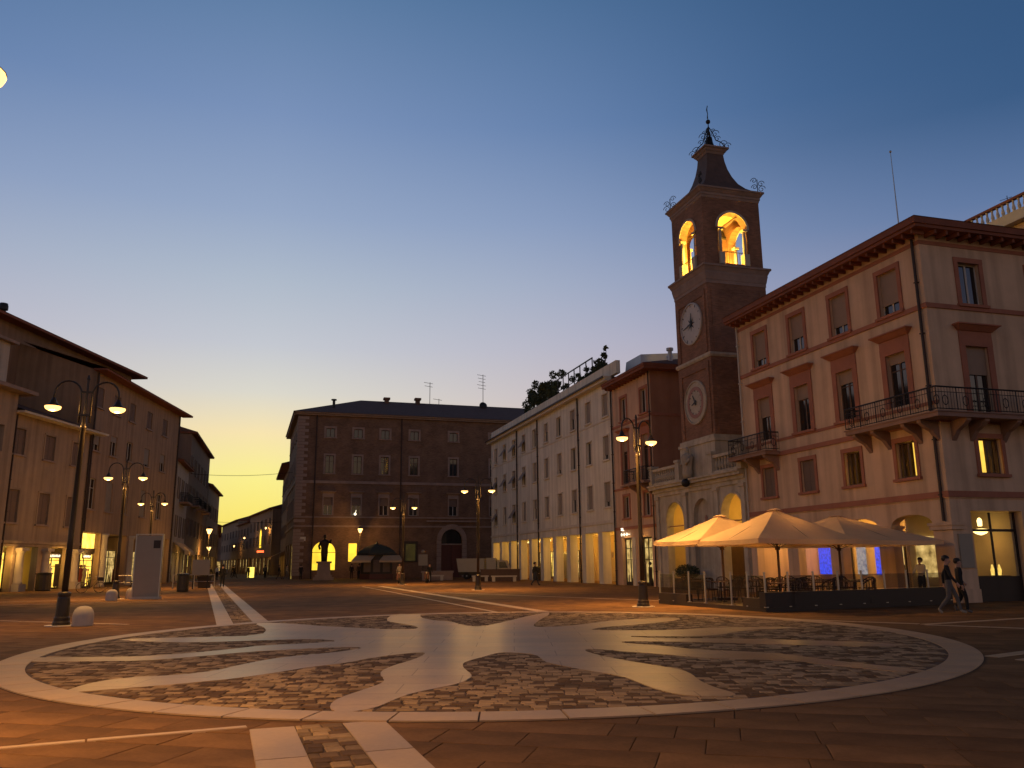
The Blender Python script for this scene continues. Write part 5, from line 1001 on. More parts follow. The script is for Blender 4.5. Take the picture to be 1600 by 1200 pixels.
# ================================================================== street lamps
def make_lamp():
    e = empty('street_lamp', (0, 0, 0), 0, '', 'street lamp', 'two armed street lamps around the square')
    MB().lathe([(.42, 0), (.42, .02)], 20).build('foot_slab', m_wtrim, e)
    MB().lathe([(.235, .021), (.235, .1), (.21, .14), (.21, .22), (.185, .26), (.165, .75), (.15, .8), (.175, .84), (.175, .9), (.12, .94)], 16).build('base', m_lamp, e, (0, 0, 0), 0, False)
    MB().lathe([(.085, .94), (.08, 2.5), (.072, 5.6), (.09, 5.62), (.09, 5.7), (.065, 5.72), (.06, 6.0)], 14).build('pole', m_lamp, e, (0, 0, 0), 0, True)
    MB().lathe([(.04, 6.0), (.035, 7.1), (.05, 7.12), (.02, 7.25)], 10).build('spire', m_lamp, e)
    MB().box(-.17, .17, -.05, .05, 6.0, 6.06).box(-.17, .17, -.04, .04, 6.7, 6.75).build('collar', m_lamp, e)
    for s in (-1, 1):
        pts = [(s * .15, 0, 5.8), (s * .15, 0, 6.65)] + [(s * (.52 - .37 * math.cos(math.pi * k / 10)), 0, 6.65 + .40 * math.sin(math.pi * k / 10)) for k in range(1, 11)] + [(s * .89, 0, 6.5)]
        MB().tube(pts, .028, 8).build('arm', m_lamp, e, smooth=True)
        MB().lathe([(.04, .26), (.06, .2), (.085, .16), (.10, .1), (.17, .05), (.225, .0), (.22, -.006), (.16, .03), (.08, .07)], 18, cap=False).build('lamp_shade', m_lamp, e, (s * .89, 0, 6.27), 0, True)
        MB().lathe([(.10, .03), (.215, .002), (.225, -.03), (.20, -.085), (.13, -.13), (.02, -.15)], 18).build('lamp_glass', e_lamp, e, (s * .89, 0, 6.27), 0, True)
    return e
lamp0 = make_lamp(); lamp0['label'] = 'nearest left street lamp beside the first domed bollard, leaning slightly'
LAMPS = [((-12.77, 24.33), 12, 'nearest left street lamp beside the first domed bollard', 260), ((-20.6, 44.3), 5, 'second lamp on the left, behind the domed bollards', 260), ((-27.0, 62.8), 0, 'third lamp on the left, rising behind the pale information panel', 260),
         ((-2.26, 54.2), -8, 'lamp in front of the far end of the white arcaded block', 430), ((-9.1, 69.8), 5, 'farthest two armed lamp, in front of the palazzo beside the kiosk', 430), ((4.82, 32.0), 43, 'lamp in front of the rose building left of the parasols', 400), ((-5.94, 6.96), 12, 'lamp whose head just shows at the upper left edge of the picture', 235)]
for i, (p, a, lab, pw) in enumerate(LAMPS):
    o = lamp0 if i == 0 else copy_tree(lamp0, (*p, 0), R(a), lab)
    o.location = (*p, 0); o.rotation_euler = (0, R(.6) if i == 0 else 0, R(a)); o['label'] = lab
    for s in (-1, 1): light('lamp_light', 'POINT', (s * .89, 0, 6.09), pw * .55, AMBER, o, .12); light('lamp_downlight', 'SPOT', (s * .89, 0, 6.10), pw * 2.35, AMBER, o, .12, spot=R(150))
# lantern posts
def lantern(p, h, lab, pw=260, g='lantern posts'):
    e = empty('lantern_post', (*p, 0), 0, lab, 'lantern', g)
    MB().lathe([(.2, 0), (.2, .15), (.12, .25), (.1, .9), (.06, 1.0), (.045, h - .5), (.1, h - .45), (.04, h - .4)], 12).build('post', m_lamp, e); MB().lathe([(.12, h - .38), (.3, h + .05), (.3, h + .12)], 8).build('lamp_glass', e_lantern, e); MB().lathe([(.34, h + .121), (.2, h + .3), (.04, h + .4)], 8).build('cap', m_lamp, e)
    light('lamp_light', 'POINT', (0, -.5, h - .5), pw, AMBER, e, .12)
lantern((-30.8, 85.5), 5.2, 'lantern post at the left mouth of the street'); lantern((-43.5, 121), 4.2, 'second lantern post deeper in the street'); lantern((-18.9, 104.2), 5.9, 'lantern post between the statue and the kiosk', 260)

# ================================================================== cafe terrace
PLc = [Vector((5.8, 34.4)), Vector((8.14, 27.8)), Vector((16.35, 32.0)), Vector((13.6, 38.6))]
cafe = empty('cafe_platform', (10.5, 32.5, 0), 0, 'low dark platform of the cafe terrace with steel posts and glass wind screens', 'platform')
cen = Vector((10.5, 32.5)); loc = [p - cen for p in PLc]
MB().slab([tuple(p) for p in loc], 0, .14).build('deck', m_dark, cafe)
def edge_planter(a, b_, h=.42, w=.28):
    d = (b_ - a).normalized(); n = Vector((-d.y, d.x)); return MB().slab([tuple(a), tuple(b_), tuple(b_ + n * w), tuple(a + n * w)], .141, h).build('planter_edge', m_dark, cafe)
edge_planter(loc[1], loc[2], .62); edge_planter(loc[0] + (loc[1] - loc[0]) * .0, loc[0] + (loc[1] - loc[0]) * .30, .42); edge_planter(loc[0] + (loc[1] - loc[0]) * .82, loc[1], .42); 
def screen(a, b_, n, z0=.3):
    for k in range(n + 1):
        p = a + (b_ - a) * (k / n); MB().lathe([(.035, .14), (.035, 1.22), (.045, 1.23), (.045, 1.27)], 8).lathe([(.08, .141), (.08, .17)], 8).build('post', m_steel, cafe, (p.x, p.y, 0))
        if k < n:
            q = a + (b_ - a) * ((k + 1) / n); d = (q - p).normalized() * .06; t = Vector((-d.y, d.x)).normalized() * .006; A, B_ = p + d, q - d
            MB().slab([tuple(A - t), tuple(B_ - t), tuple(B_ + t), tuple(A + t)], z0, 1.15).build('glass_screen', m_gtint, cafe)
ins = lambda p: p * .985
screen(ins(loc[0]), ins(loc[0] + (loc[1] - loc[0]) * .48), 3, .45); screen(ins(loc[0] + (loc[1] - loc[0]) * .72), ins(loc[1]), 2, .45); screen(ins(loc[1]) + (loc[2] - loc[1]) * .11, ins(loc[2]), 7, .65)
# parasols
def parasol(c, ax, bx, z, apex, lab, pwr=38):
    """c centre, ax/bx half axes (2D), eave height z"""
    e = empty('parasol', (c[0], c[1], .14), 0, lab, 'parasol', 'cream parasols over the cafe'); a, b_ = Vector(ax), Vector(bx); z -= .14; apex -= .14
    cor = [a + b_, a - b_, -a - b_, -a + b_]; n = 6
    cv = MB()
    for k in range(4):
        p, q = cor[k], cor[(k + 1) % 4]
        for i in range(n):
            t0, t1 = .06 + .94 * i / n, .06 + .94 * (i + 1) / n
            for j in range(n):
                s0, s1 = j / n, (j + 1) / n
                def P(t, s): w = p.lerp(q, s) * t; sag = .09 * math.sin(math.pi * t) * (1 - .4 * abs(2 * s - 1)) + .05 * t * (1 - (2 * s - 1) ** 2); return (w.x, w.y, apex - (apex - z) * t - sag * .6)
                cv.q(P(t0, s0), P(t1, s0), P(t1, s1), P(t0, s1))
    cv.build('canopy', m_canvas, e, smooth=True)
    vl = MB()
    for k in range(4): 
        p, q = cor[k], cor[(k + 1) % 4]
        for j in range(n):
            s0, s1 = j / n, (j + 1) / n; w0, w1 = p.lerp(q, s0), p.lerp(q, s1); d0, d1 = .03 * (1 - (2 * s0 - 1) ** 2), .03 * (1 - (2 * s1 - 1) ** 2)
            vl.q((w0.x, w0.y, z - d0), (w1.x, w1.y, z - d1), (w1.x, w1.y, z - d1 - .16), (w0.x, w0.y, z - d0 - .16))
    vl.build('valance', m_canvas, e); MB().lathe([(.3, 0), (.14, .055), (.03, .075)], 8).build('vent_cap', m_canvas, e, (0, 0, apex - .06))
    MB().lathe([(.05, 0), (.045, apex - .05)], 10).build('pole', m_wood, e); MB().box(-.4, .4, -.4, .4, 0, .1).build('foot', m_dark, e); MB().lathe([(.09, 0), (.09, .12)], 10).build('hub', m_wood, e, (0, 0, z - .35))
    for k in range(8):
        p = cor[k // 2] if k % 2 == 0 else cor[k // 2].lerp(cor[(k // 2 + 1) % 4], .5); MB().tube([(0, 0, apex - .12), (p.x * .97, p.y * .97, z - .02)], .018, 5).build('rib', m_wood, e)
        MB().tube([(0, 0, z - .3), (p.x * .5, p.y * .5, (apex + z) / 2 - .1)], .014, 4).build('strut', m_wood, e)
    MB().ball((0, 0, 0), .07, 8).tube([(0, 0, .06), (0, 0, .3)], .012, 5).build('added_bulb', e_lantern, e, (.3, .15, apex - .75)); light('added_fill_light', 'POINT', (.3, .15, apex - .9), pwr, AMBER, e, .08)  # bulb and its light are added under the canopy to brighten the cloth
    return e
dA = (PLc[1] - PLc[0]); dA_ = dA.normalized(); dB_ = Vector((8.3, 4.4)).normalized()
cA = lambda s, t: PLc[0] + dA * s + dB_ * t
parasol(tuple(cA(.235, 2.25)), tuple(dA_ * 1.72), tuple(dB_ * 2.35), 2.42, 3.45, 'left parasol of the cafe, partly behind the front one, glowing orange')
parasol(tuple(cA(.73, 2.3)), tuple(dA_ * 1.85), tuple(dB_ * 2.4), 2.36, 3.48, 'front parasol of the cafe terrace, largest in view with its peak highest')
parasol(tuple(cA(.47, 7.25)), tuple(dA_ * 3.2), tuple(dB_ * 2.65), 2.36, 3.45, 'right parasol of the cafe, reaching to the corner pillar')
# chairs and tables
def make_chair():
    e = empty('cafe_chair', (0, 0, .14), 0, '', 'chair', 'rattan chairs on the cafe terrace')
    MB().box(-.23, .23, -.23, .23, .42, .47).build('seat', m_rattan, e)
    bk = MB(); 
    for k in range(9): a = math.pi * (k / 8); x0, y0 = .25 * math.cos(a), .25 * math.sin(a) ; bk.tube([(x0, y0, .45), (x0 * 1.05, y0 * 1.08, .66 + .2 * math.sin(a))], .012, 4)
    bk.tube([(.26 * math.cos(math.pi * k / 10), .27 * math.sin(math.pi * k / 10), .66 + .2 * math.sin(math.pi * k / 10)) for k in range(11)], .022, 6); bk.build('backrest', m_rattan, e)
    for sx in (-1, 1):
        for sy in (-1, 1): MB().tube([(sx * .2, sy * .2, .43), (sx * .23, sy * .24, 0)], .016, 5).build('leg', m_dark, e)
    return e
def make_table():
    e = empty('cafe_table', (0, 0, .14), 0, '', 'table', 'square tables on the cafe terrace'); MB().box(-.36, .36, -.36, .36, .72, .75).build('tabletop', m_wood, e); MB().lathe([(.03, .03), (.03, .72)], 8).build('column', m_metal, e); MB().lathe([(.22, 0), (.2, .03)], 12).build('foot', m_metal, e); return e
ch0, tb0 = make_chair(), make_table(); tn = 0; cn = 0
ordw = ['first', 'second', 'third', 'fourth']; rows_ = ['front', 'second', 'third', 'back']
for j, t in enumerate((1.3, 3.1, 5.0, 6.8)):
    for i, s in enumerate((.16, .40, .64, .88)):
        if j == 3 and i in (3,): continue
        if j == 0 and i == 2: continue
        p = cA(s, t) + Vector((rs.uniform(-.12, .12), rs.uniform(-.12, .12))); a = math.atan2(dA_.y, dA_.x) + rs.uniform(-.15, .15)
        wh_ = '%s from the left end, %s row' % (ordw[i], rows_[j])
        o = tb0 if tn == 0 else copy_tree(tb0); o.location = (p.x, p.y, .141); o.rotation_euler = (0, 0, a); o['label'] = 'cafe table, ' + wh_ + ' under the parasols'; tn += 1
        for sd in (0, 1):
            q = p + Vector((math.cos(a + math.pi * sd), math.sin(a + math.pi * sd))) * .62
            o = ch0 if cn == 0 else copy_tree(ch0); o.location = (q.x, q.y, .141); o.rotation_euler = (0, 0, a + math.pi * sd - math.pi / 2 + rs.uniform(-.3, .3)); cn += 1
            o['label'] = '%s rattan chair of the cafe table %s' % ('near' if sd == 0 else 'far', wh_)
# clipped box shrub in a tub behind the terrace, heaters, a few glasses
e = empty('box_shrub', RR.at(-19.9, -1.0), RR.rz, 'rounded dark box shrub in a tub in front of the tower arcade', 'shrub'); f = MB(); leafball(f, (0, 0, 1.05), 1.15, .6, .45, 1500, .05, random.Random(4)); me = bpy.data.meshes.new('foliage'); me.from_pydata(f.v, [], f.f); place(me, 'foliage', m_box, e); MB().box(-1.0, 1.0, -.35, .35, 0, .65).build('tub', m_dark, e)


# ================================================================== bollards, panels, bins, benches
bo0 = MB().lathe([(.27, 0), (.275, .03), (.275, .28), (.265, .36), (.235, .44), (.18, .505), (.1, .54), (.01, .55)], 24).build('bollard', m_concrete, None, (-12.1, 24.2, 0), 0, True); tag(bo0, 'largest domed stone bollard right beside the nearest lamp foot', 'bollard', 'domed stone bollards')
for p, lab in (((-19.7, 42.0), 'domed stone bollard in front of the second lamp on the left'), ((-19.9, 44.6), 'domed stone bollard half hidden just right of the second left lamp')): o = bo0.copy(); COL.objects.link(o); o.location = (*p, 0); o['label'] = lab
ip = empty('information_panel', (-18.85, 43.9, 0), R(8), 'tall pale free standing information panel with a small dark square', 'panel')
MB().box(-.62, .62, -.11, .11, .12, 3.2).build('panel_body', m_panel, ip); MB().box(-.68, -.621, -.13, .13, 0, 3.24).box(.621, .68, -.13, .13, 0, 3.24).box(-.68, .68, -.13, .13, 3.241, 3.28).build('panel_frame', m_steel, ip); MB().box(-.74, .74, -.2, .2, 0, .119).build('panel_foot', m_concrete, ip); MB().box(.22, .56, -.118, -.111, 2.55, 2.95).build('dark_square', m_dark, ip)
def bin_(p, lab, r=.3, h=1.0):
    e = empty('litter_bin', (*p, 0), 0, lab, 'litter bin', 'dark litter bins'); MB().lathe([(r * .9, .05), (r, .1), (r, h), (r * .85, h + .01)], 16).build('body', m_dark, e); MB().lathe([(r * 1.1, h + .011), (r * 1.12, h + .08), (r * .5, h + .14)], 16).build('lid', m_metal, e); MB().lathe([(r, 0), (r, .049)], 16).build('foot', m_metal, e)
bin_((-21.6, 55.8), 'large dark litter bin right of the information panel', .36, 1.05); bin_((2.3, 84.0), 'dark litter bin at the far pillars of the white arcade', .4, 1.2); bin_((-33.2, 60.3), 'dark bin between the arcade columns at the left', .5, 1.15)
e = empty('planter_box', (-23.6, 65.2, 0), R(10), 'square dark planter box standing on the pale stripe', 'planter'); MB().frustum([(-.38, -.38, 0), (.38, -.38, 0), (.38, .38, 0), (-.38, .38, 0)], [(-.46, -.46, .85), (.46, -.46, .85), (.46, .46, .85), (-.46, .46, .85)]).build('box', m_dark, e); MB().box(-.5, .5, -.5, .5, .851, .91).build('rim', m_dark, e); f = MB(); leafball(f, (0, 0, 1.05), .35, .35, .22, 160, .06, random.Random(6)); me = bpy.data.meshes.new('foliage'); me.from_pydata(f.v, [], f.f); place(me, 'foliage', m_box, e)
e = empty('notice_board', (-22.9, 62.4, 0), R(15), 'pale square notice board on two legs behind the litter bin', 'notice board'); MB().box(-.6, .6, -.05, .05, 1.0, 2.1).build('board', m_panel, e)
for s in (-1, 1): MB().box(s * .5 - .04, s * .5 + .04, -.04, .04, 0, .999).build('leg', m_metal, e)
def railing(p, L, rz, lab):
    e = empty('railing', (*p, 0), rz, lab, 'railing', 'steel railings by the left arcade'); MB().tube([(0, 0, 1.0), (L, 0, 1.0)], .04, 6).build('handrail', m_steel, e); MB().tube([(0, 0, .5), (L, 0, .5)], .025, 6).build('lower_rail', m_steel, e)
    for k in range(int(L / 1.5) + 1): MB().tube([(k * 1.5, 0, 0), (k * 1.5, 0, 1.0)], .035, 6).build('post', m_steel, e)
railing((-28.8, 62.0), 3.0, R(40), 'steel railing left of the information panel'); railing((-25.2, 63.2), 3.0, R(35), 'steel railing right of the information panel')
def bench(p, rz, lab, L=2.2):
    e = empty('stone_bench', (*p, 0), rz, lab, 'bench', 'pale stone benches'); MB().box(-L / 2, L / 2, -.28, .28, .42, .54).build('seat', m_concrete, e)
    for s in (-1, 1): MB().box(s * (L / 2 - .22) - .14, s * (L / 2 - .22) + .14, -.24, .24, 0, .419).build('leg', m_concrete, e)
bench((-8.0, 87.5), R(6), 'pale stone bench in front of the portal left of the van', 1.7); bench((-3.2, 81.5), R(4), 'pale stone bench left of the planter wall, behind the central lamp', 1.6); bench((-.9, 79.8), R(4), 'pale stone bench right of the planter wall near the white arcade', 2.4)
tag(MB().box(-1.9, 1.9, -.3, .3, 0, 1.05).box(-1.95, 1.95, -.35, .35, 1.051, 1.12).build('planter_wall', m_wood, None, (-1.3, 82.6, 0), R(4)), 'low brown planter wall behind the two right benches', 'planter')
tag(MB().box(-1.6, 1.6, -.4, .4, 0, .75).box(-1.7, 1.7, -.45, .45, .751, .95).build('low_planter', m_cstone, None, (-8.0, 89.5, 0), R(6)), 'low grey planter behind the bench left of the van', 'planter')
e = empty('poster_stand', (-9.9, 93, 0), R(5), 'pale rectangular poster stand in front of the palazzo portal', 'sign'); MB().box(-.5, .5, -.04, .04, 1.5, 2.7).build('poster', m_panel, e); MB().tube([(0, 0, 0), (0, 0, 1.5)], .05, 6).build('post', m_metal, e); MB().ball((0, 0, 3.0), .2, 8).build('top_disc', m_panel, e)

# ---------------------------------------------------------------- statue
st = empty('statue', (-21.3, 95.6, 0), R(10), 'dark bronze standing statue on a pale stone pedestal in front of the yellow arch', 'statue')
MB().box(-1.1, 1.1, -1.1, 1.1, 0, .3).box(-.9, .9, -.9, .9, .301, .55).frustum([(-.72, -.72, .551), (.72, -.72, .551), (.72, .72, .551), (-.72, .72, .551)], [(-.66, -.66, 1.85), (.66, -.66, 1.85), (.66, .66, 1.85), (-.66, .66, 1.85)]).box(-.82, .82, -.82, .82, 1.851, 2.05).build('pedestal', m_cstone, st)
b_ = MB(); prof = [(.30, .0), (.32, .5), (.36, 1.0), (.34, 1.4), (.42, 1.85), (.46, 2.15), (.38, 2.32), (.14, 2.42), (.12, 2.5), (.17, 2.6), (.2, 2.75), (.16, 2.92), (.05, 2.98)]
b_.lathe(prof, 14); b_.v = [(x * (1.1 if z < 2.4 else .85), y * .7, z) for x, y, z in b_.v]; b_.tube([(-.42, 0, 2.15), (-.62, -.1, 1.7), (-.5, -.25, 1.35)], .13, 7).tube([(.42, 0, 2.15), (.62, -.05, 2.05), (.66, -.35, 2.35)], .12, 7).tube([(-.14, -.05, .9), (-.16, -.16, .08), (-.16, -.3, .04)], .14, 7).tube([(.16, -.05, .9), (.18, -.05, .08), (.18, -.2, .04)], .14, 7)
b_.build('bronze_figure', m_bronze, st, (0, 0, 2.051), 0, True)
# ---------------------------------------------------------------- newsstand
ks = empty('newsstand', (-16.2, 100.6, 0), R(10), 'dark newsstand kiosk with a domed roof and two lit cream awnings', 'kiosk')
octo = lambda r, ry=1.0: [(r * math.cos(math.pi / 8 + k * math.pi / 4), ry * r * math.sin(math.pi / 8 + k * math.pi / 4)) for k in range(8)]
MB().slab(octo(2.1), 0, .6).build('base', m_redp, ks); MB().slab(octo(1.95), .601, 2.75).build('hut', m_dark, ks); MB().slab(octo(2.5), 2.751, 2.95).build('roof_rim', m_metal, ks)
mm = MB(); rp = [(2.45, 2.951), (2.1, 3.3), (1.5, 3.65), (.8, 3.9), (.25, 4.05)]
for (r0, z0), (r1, z1) in zip(rp, rp[1:]):
    A, B_ = octo(r0), octo(r1)
    for k in range(8): k2 = (k + 1) % 8; mm.q((*A[k], z0), (*A[k2], z0), (*B_[k2], z1), (*B_[k], z1))
mm.build('dome_roof', m_canvas2, ks); MB().lathe([(.25, 4.05), (.1, 4.2), (.03, 4.4)], 8).build('finial', m_metal, ks)
for x0, x1 in ((-2.9, -.2), (.25, 2.6)): MB().q((x0 + .5, -1.95, 2.7), (x1, -1.95, 2.7), (x1 + (.3 if x0 > 0 else -.5), -3.3, 2.1), (x0, -3.3, 2.1)).q((x0, -3.3, 2.1), (x1 + (.3 if x0 > 0 else -.5), -3.3, 2.1), (x1 + (.3 if x0 > 0 else -.5), -3.3, 1.9), (x0, -3.3, 1.9)).build('awning', m_canvas, ks)
for k in range(3): MB().box(-1.5 + k * 1.1, -.7 + k * 1.1, -2.0, -1.96, .8, 2.2).build('magazine_rack', m_shut, ks)
# ---------------------------------------------------------------- small lorry
van = empty('small_lorry', (-3.5, 93.2, 0), R(-3), 'white small tipper lorry parked in front of the palazzo, cab to the right', 'lorry'); van.scale = (.82, .82, .82)
MB().frustum([(-3.0, -1.0, .95), (.45, -1.0, .95), (.45, 1.0, .95), (-3.0, 1.0, .95)], [(-3.25, -1.05, 2.6), (.45, -1.05, 2.6), (.45, 1.05, 2.6), (-3.25, 1.05, 2.6)]).build('tipper_body', m_white, van); MB().box(-3.26, .46, -1.09, 1.09, 2.601, 2.7).build('body_rim', m_white, van)
MB().box(.7, 2.0, -1.0, 1.0, .95, 2.75).build('side_hopper', m_white, van)
cb = MB().prism([(2.15, .7), (3.95, .7), (3.95, 1.35), (3.45, 2.45), (2.15, 2.5)], -.98, .98).build('cab', m_white, van)
MB().prism([(2.4, 1.45), (3.55, 1.45), (3.25, 2.25), (2.4, 2.25)], -.992, -.981).build('cab_window', m_pane, cb); MB().q((3.955, -.85, 1.42), (3.955, .85, 1.42), (3.49, .85, 2.4), (3.49, -.85, 2.4)).build('windscreen', m_pane, cb)
MB().box(-3.0, 3.9, -.6, .6, .55, .95).build('chassis', m_dark, van); MB().box(3.951, 4.0, -.85, -.55, .85, 1.05).build('headlight', m_white, van)
for x in (-1.9, 3.1):
    for y in (-.85, .85):
        w = MB().lathe([(.2, -.12), (.42, -.12), (.44, -.05), (.44, .05), (.42, .12), (.2, .12)], 18).build('wheel', m_tyre, van, (x, y, .44)); w.rotation_euler = (R(90), 0, 0); MB().lathe([(.2, -.1), (.05, -.13), (.05, .13), (.2, .1)], 12).build('rim', m_steel, w)
# ---------------------------------------------------------------- bicycle and scooters
def bicycle(p, rz, lab):
    e = empty('bicycle', (*p, 0), rz, lab, 'bicycle', 'parked bicycles')
    for x in (-.52, .52):
        w = MB().tube([(x + .33 * math.cos(k * math.pi / 12), 0, .34 + .33 * math.sin(k * math.pi / 12)) for k in range(25)], .018, 5)
        for k in range(8): w.tube([(x, 0, .34), (x + .32 * math.cos(k * math.pi / 4), 0, .34 + .32 * math.sin(k * math.pi / 4))], .004, 3)
        w.build('wheel', m_tyre, e)
    MB().tube([(-.52, 0, .34), (-.15, 0, .8), (.38, 0, .86), (-.05, 0, .3), (-.52, 0, .34)], .02, 6).tube([(-.05, 0, .3), (-.18, 0, .92)], .02, 6).tube([(.52, 0, .34), (.36, 0, .98)], .02, 6).build('frame', m_metal, e)
    MB().box(-.3, -.06, -.07, .07, .92, .98).build('saddle', m_tyre, e); MB().tube([(.22, -.28, 1.02), (.38, -.1, 1.0), (.38, .1, 1.0), (.22, .28, 1.02)], .015, 5).build('handlebar', m_steel, e); MB().box(.42, .72, -.15, .15, .75, .98).build('basket', m_rattan, e)
bicycle((-27.3, 55.2), R(20), 'bicycle parked in front of the bright left shop window'); bicycle((-24.6, 56.2), R(75), 'bicycle seen end on beside the second left lamp')
def scooter(p, rz, lab):
    e = empty('scooter', (*p, 0), rz, lab, 'scooter', 'parked scooters')
    for x in (-.55, .6):
        w = MB().lathe([(.1, -.05), (.21, -.06), (.23, 0), (.21, .06), (.1, .05)], 14).build('wheel', m_tyre, e, (x, 0, .23)); w.rotation_euler = (R(90), 0, 0)
    MB().frustum([(-.85, -.2, .35), (-.1, -.22, .3), (-.1, .22, .3), (-.85, .2, .35)], [(-.8, -.13, .74), (-.15, -.15, .7), (-.15, .15, .7), (-.8, .13, .74)]).build('body', m_redp, e); MB().box(-.15, .35, -.18, .18, .26, .32).build('footboard', m_dark, e)
    MB().frustum([(.32, -.26, .3), (.44, -.2, .3), (.44, .2, .3), (.32, .26, .3)], [(.24, -.2, .95), (.34, -.14, .95), (.34, .14, .95), (.24, .2, .95)]).build('front_shield', m_redp, e); MB().box(-.72, -.12, -.14, .14, .741, .82).build('saddle', m_tyre, e)
    MB().tube([(.58, 0, .25), (.3, 0, 1.02)], .03, 6).tube([(.2, -.33, 1.04), (.3, 0, 1.02), (.2, .33, 1.04)], .02, 5).build('handlebar', m_metal, e); MB().ball((.4, 0, .88), .09, 8).build('headlight', m_white, e)
scooter((-10.3, 76.8), R(-85), 'dark red scooter standing in the open square, nearest the newsstand'); scooter((-8.0, 78.6), R(-88), 'dark red scooter standing in the open square left of the bench')

# ================================================================== people
def person(loc, rz, label, pose, top, legs, h=1.72, hair=m_hair, detail=False, shoes='black', bag=None):
    J = {'pel': (0, 0, .95), 'sp': (0, .01, 1.12), 'ch': (0, 0, 1.32), 'nk': (0, .01, 1.47), 'hd0': (0, -.015, 1.555), 'hd1': (0, -.01, 1.65), 'hd2': (0, .005, 1.70),
         'shL': (.17, .0, 1.41), 'shR': (-.17, 0, 1.41), 'hpL': (.09, 0, .90), 'hpR': (-.09, 0, .90)}
    J.update(dict(elL=(.24, .03, 1.14), wrL=(.25, -.04, .9), hnL=(.25, -.06, .81), elR=(-.24, .03, 1.14), wrR=(-.25, -.04, .9), hnR=(-.25, -.06, .81),
                  knL=(.10, -.02, .5), anL=(.10, .02, .08), toL=(.12, -.14, .035), knR=(-.10, -.02, .5), anR=(-.10, .02, .08), toR=(-.12, -.14, .035)))
    if pose == 'walk': J.update(dict(knL=(.09, -.18, .52), anL=(.09, -.26, .1), toL=(.10, -.42, .06), knR=(-.09, .04, .5), anR=(-.09, .34, .14), toR=(-.10, .24, .04), elL=(.23, .14, 1.16), wrL=(.23, .14, .92), hnL=(.22, .12, .83), elR=(-.23, -.08, 1.15), wrR=(-.22, -.22, .95), hnR=(-.21, -.27, .87)))
    if pose == 'walk2': J.update(dict(knR=(-.09, -.12, .5), anR=(-.09, -.12, .09), toR=(-.10, -.27, .04), knL=(.09, -.02, .5), anL=(.09, .2, .2), toL=(.10, .14, .08), elR=(-.24, .06, 1.15), wrR=(-.25, .0, .91), hnR=(-.25, -.02, .82), elL=(.23, -.02, 1.15), wrL=(.2, -.14, .98), hnL=(.17, -.2, .93)))
    if pose == 'bend': J.update(dict(elL=(.25, -.12, 1.18), wrL=(.18, -.34, 1.1), hnL=(.15, -.42, 1.1), elR=(-.25, -.1, 1.17), wrR=(-.18, -.3, 1.05), hnR=(-.15, -.38, 1.04)))
    E_ = [('pel', 'sp'), ('sp', 'ch'), ('ch', 'nk'), ('nk', 'hd0'), ('hd0', 'hd1'), ('hd1', 'hd2'), ('ch', 'shL'), ('shL', 'elL'), ('elL', 'wrL'), ('wrL', 'hnL'), ('ch', 'shR'), ('shR', 'elR'), ('elR', 'wrR'), ('wrR', 'hnR'), ('pel', 'hpL'), ('hpL', 'knL'), ('knL', 'anL'), ('anL', 'toL'), ('pel', 'hpR'), ('hpR', 'knR'), ('knR', 'anR'), ('anR', 'toR')]
    RAD = dict(pel=(.15, .11), sp=(.14, .10), ch=(.155, .11), nk=(.055, .055), hd0=(.072, .085), hd1=(.085, .1), hd2=(.06, .07), sh=(.075, .07), el=(.05, .05), wr=(.034, .03), hn=(.042, .026), hp=(.1, .1), kn=(.068, .068), an=(.048, .05), to=(.045, .035))
    skinp = {'hd0', 'hd1', 'hd2', 'nk'}
    if detail:
        for sd in 'LR':
            hx_, hy_, hz_ = J['hn' + sd]; sg_ = 1 if sd == 'L' else -1
            for k, (dx, ln) in enumerate(((-.024, .05), (-.008, .062), (.008, .058), (.024, .045))): 
                J['f%d%s' % (k, sd)] = (hx_ + .004 * sg_, hy_ + dx, hz_ - ln * .55); J['g%d%s' % (k, sd)] = (hx_ - .012 * sg_, hy_ + dx, hz_ - ln * 1.2); E_ += [('hn' + sd, 'f%d%s' % (k, sd)), ('f%d%s' % (k, sd), 'g%d%s' % (k, sd))]
            J['th' + sd] = (hx_ - .01 * sg_, hy_ - .055, hz_ - .01); E_.append(('hn' + sd, 'th' + sd))
        J['nose'] = (0, -.125, 1.585); E_.append(('hd0', 'nose')); J['earL'] = (.095, .01, 1.6); J['earR'] = (-.095, .01, 1.6); E_ += [('hd1', 'earL'), ('hd1', 'earR')]
    names = list(J); idx = {n: i for i, n in enumerate(names)}
    me = bpy.data.meshes.new('person_skeleton'); me.from_pydata([J[n] for n in names], [(idx[a], idx[b]) for a, b in E_], [])
    ob = bpy.data.objects.new('person_skeleton', me); COL.objects.link(ob); sk = ob.modifiers.new('Skin', 'SKIN'); sk.use_smooth_shade = True
    for n in names:
        v = me.skin_vertices[0].data[idx[n]]
        r = RAD.get(n) or RAD.get(n[:2]) or ((.009, .009) if n[0] in 'fgt' else (.018, .02)); v.radius = r; v.use_root = (n == 'pel')
    ss = ob.modifiers.new('Subdivision', 'SUBSURF'); ss.levels = 2; ss.render_levels = 2
    dg = bpy.context.evaluated_depsgraph_get(); dg.update(); m2 = bpy.data.meshes.new_from_object(ob.evaluated_get(dg)); bpy.data.objects.remove(ob)
    m2.name = 'person'
    m2.materials.clear()
    for mm_ in (m_cloth[top], m_cloth[legs], m_skin, m_cloth[shoes]): m2.materials.append(mm_)
    pts = [(Vector(J[n]), n) for n in names]
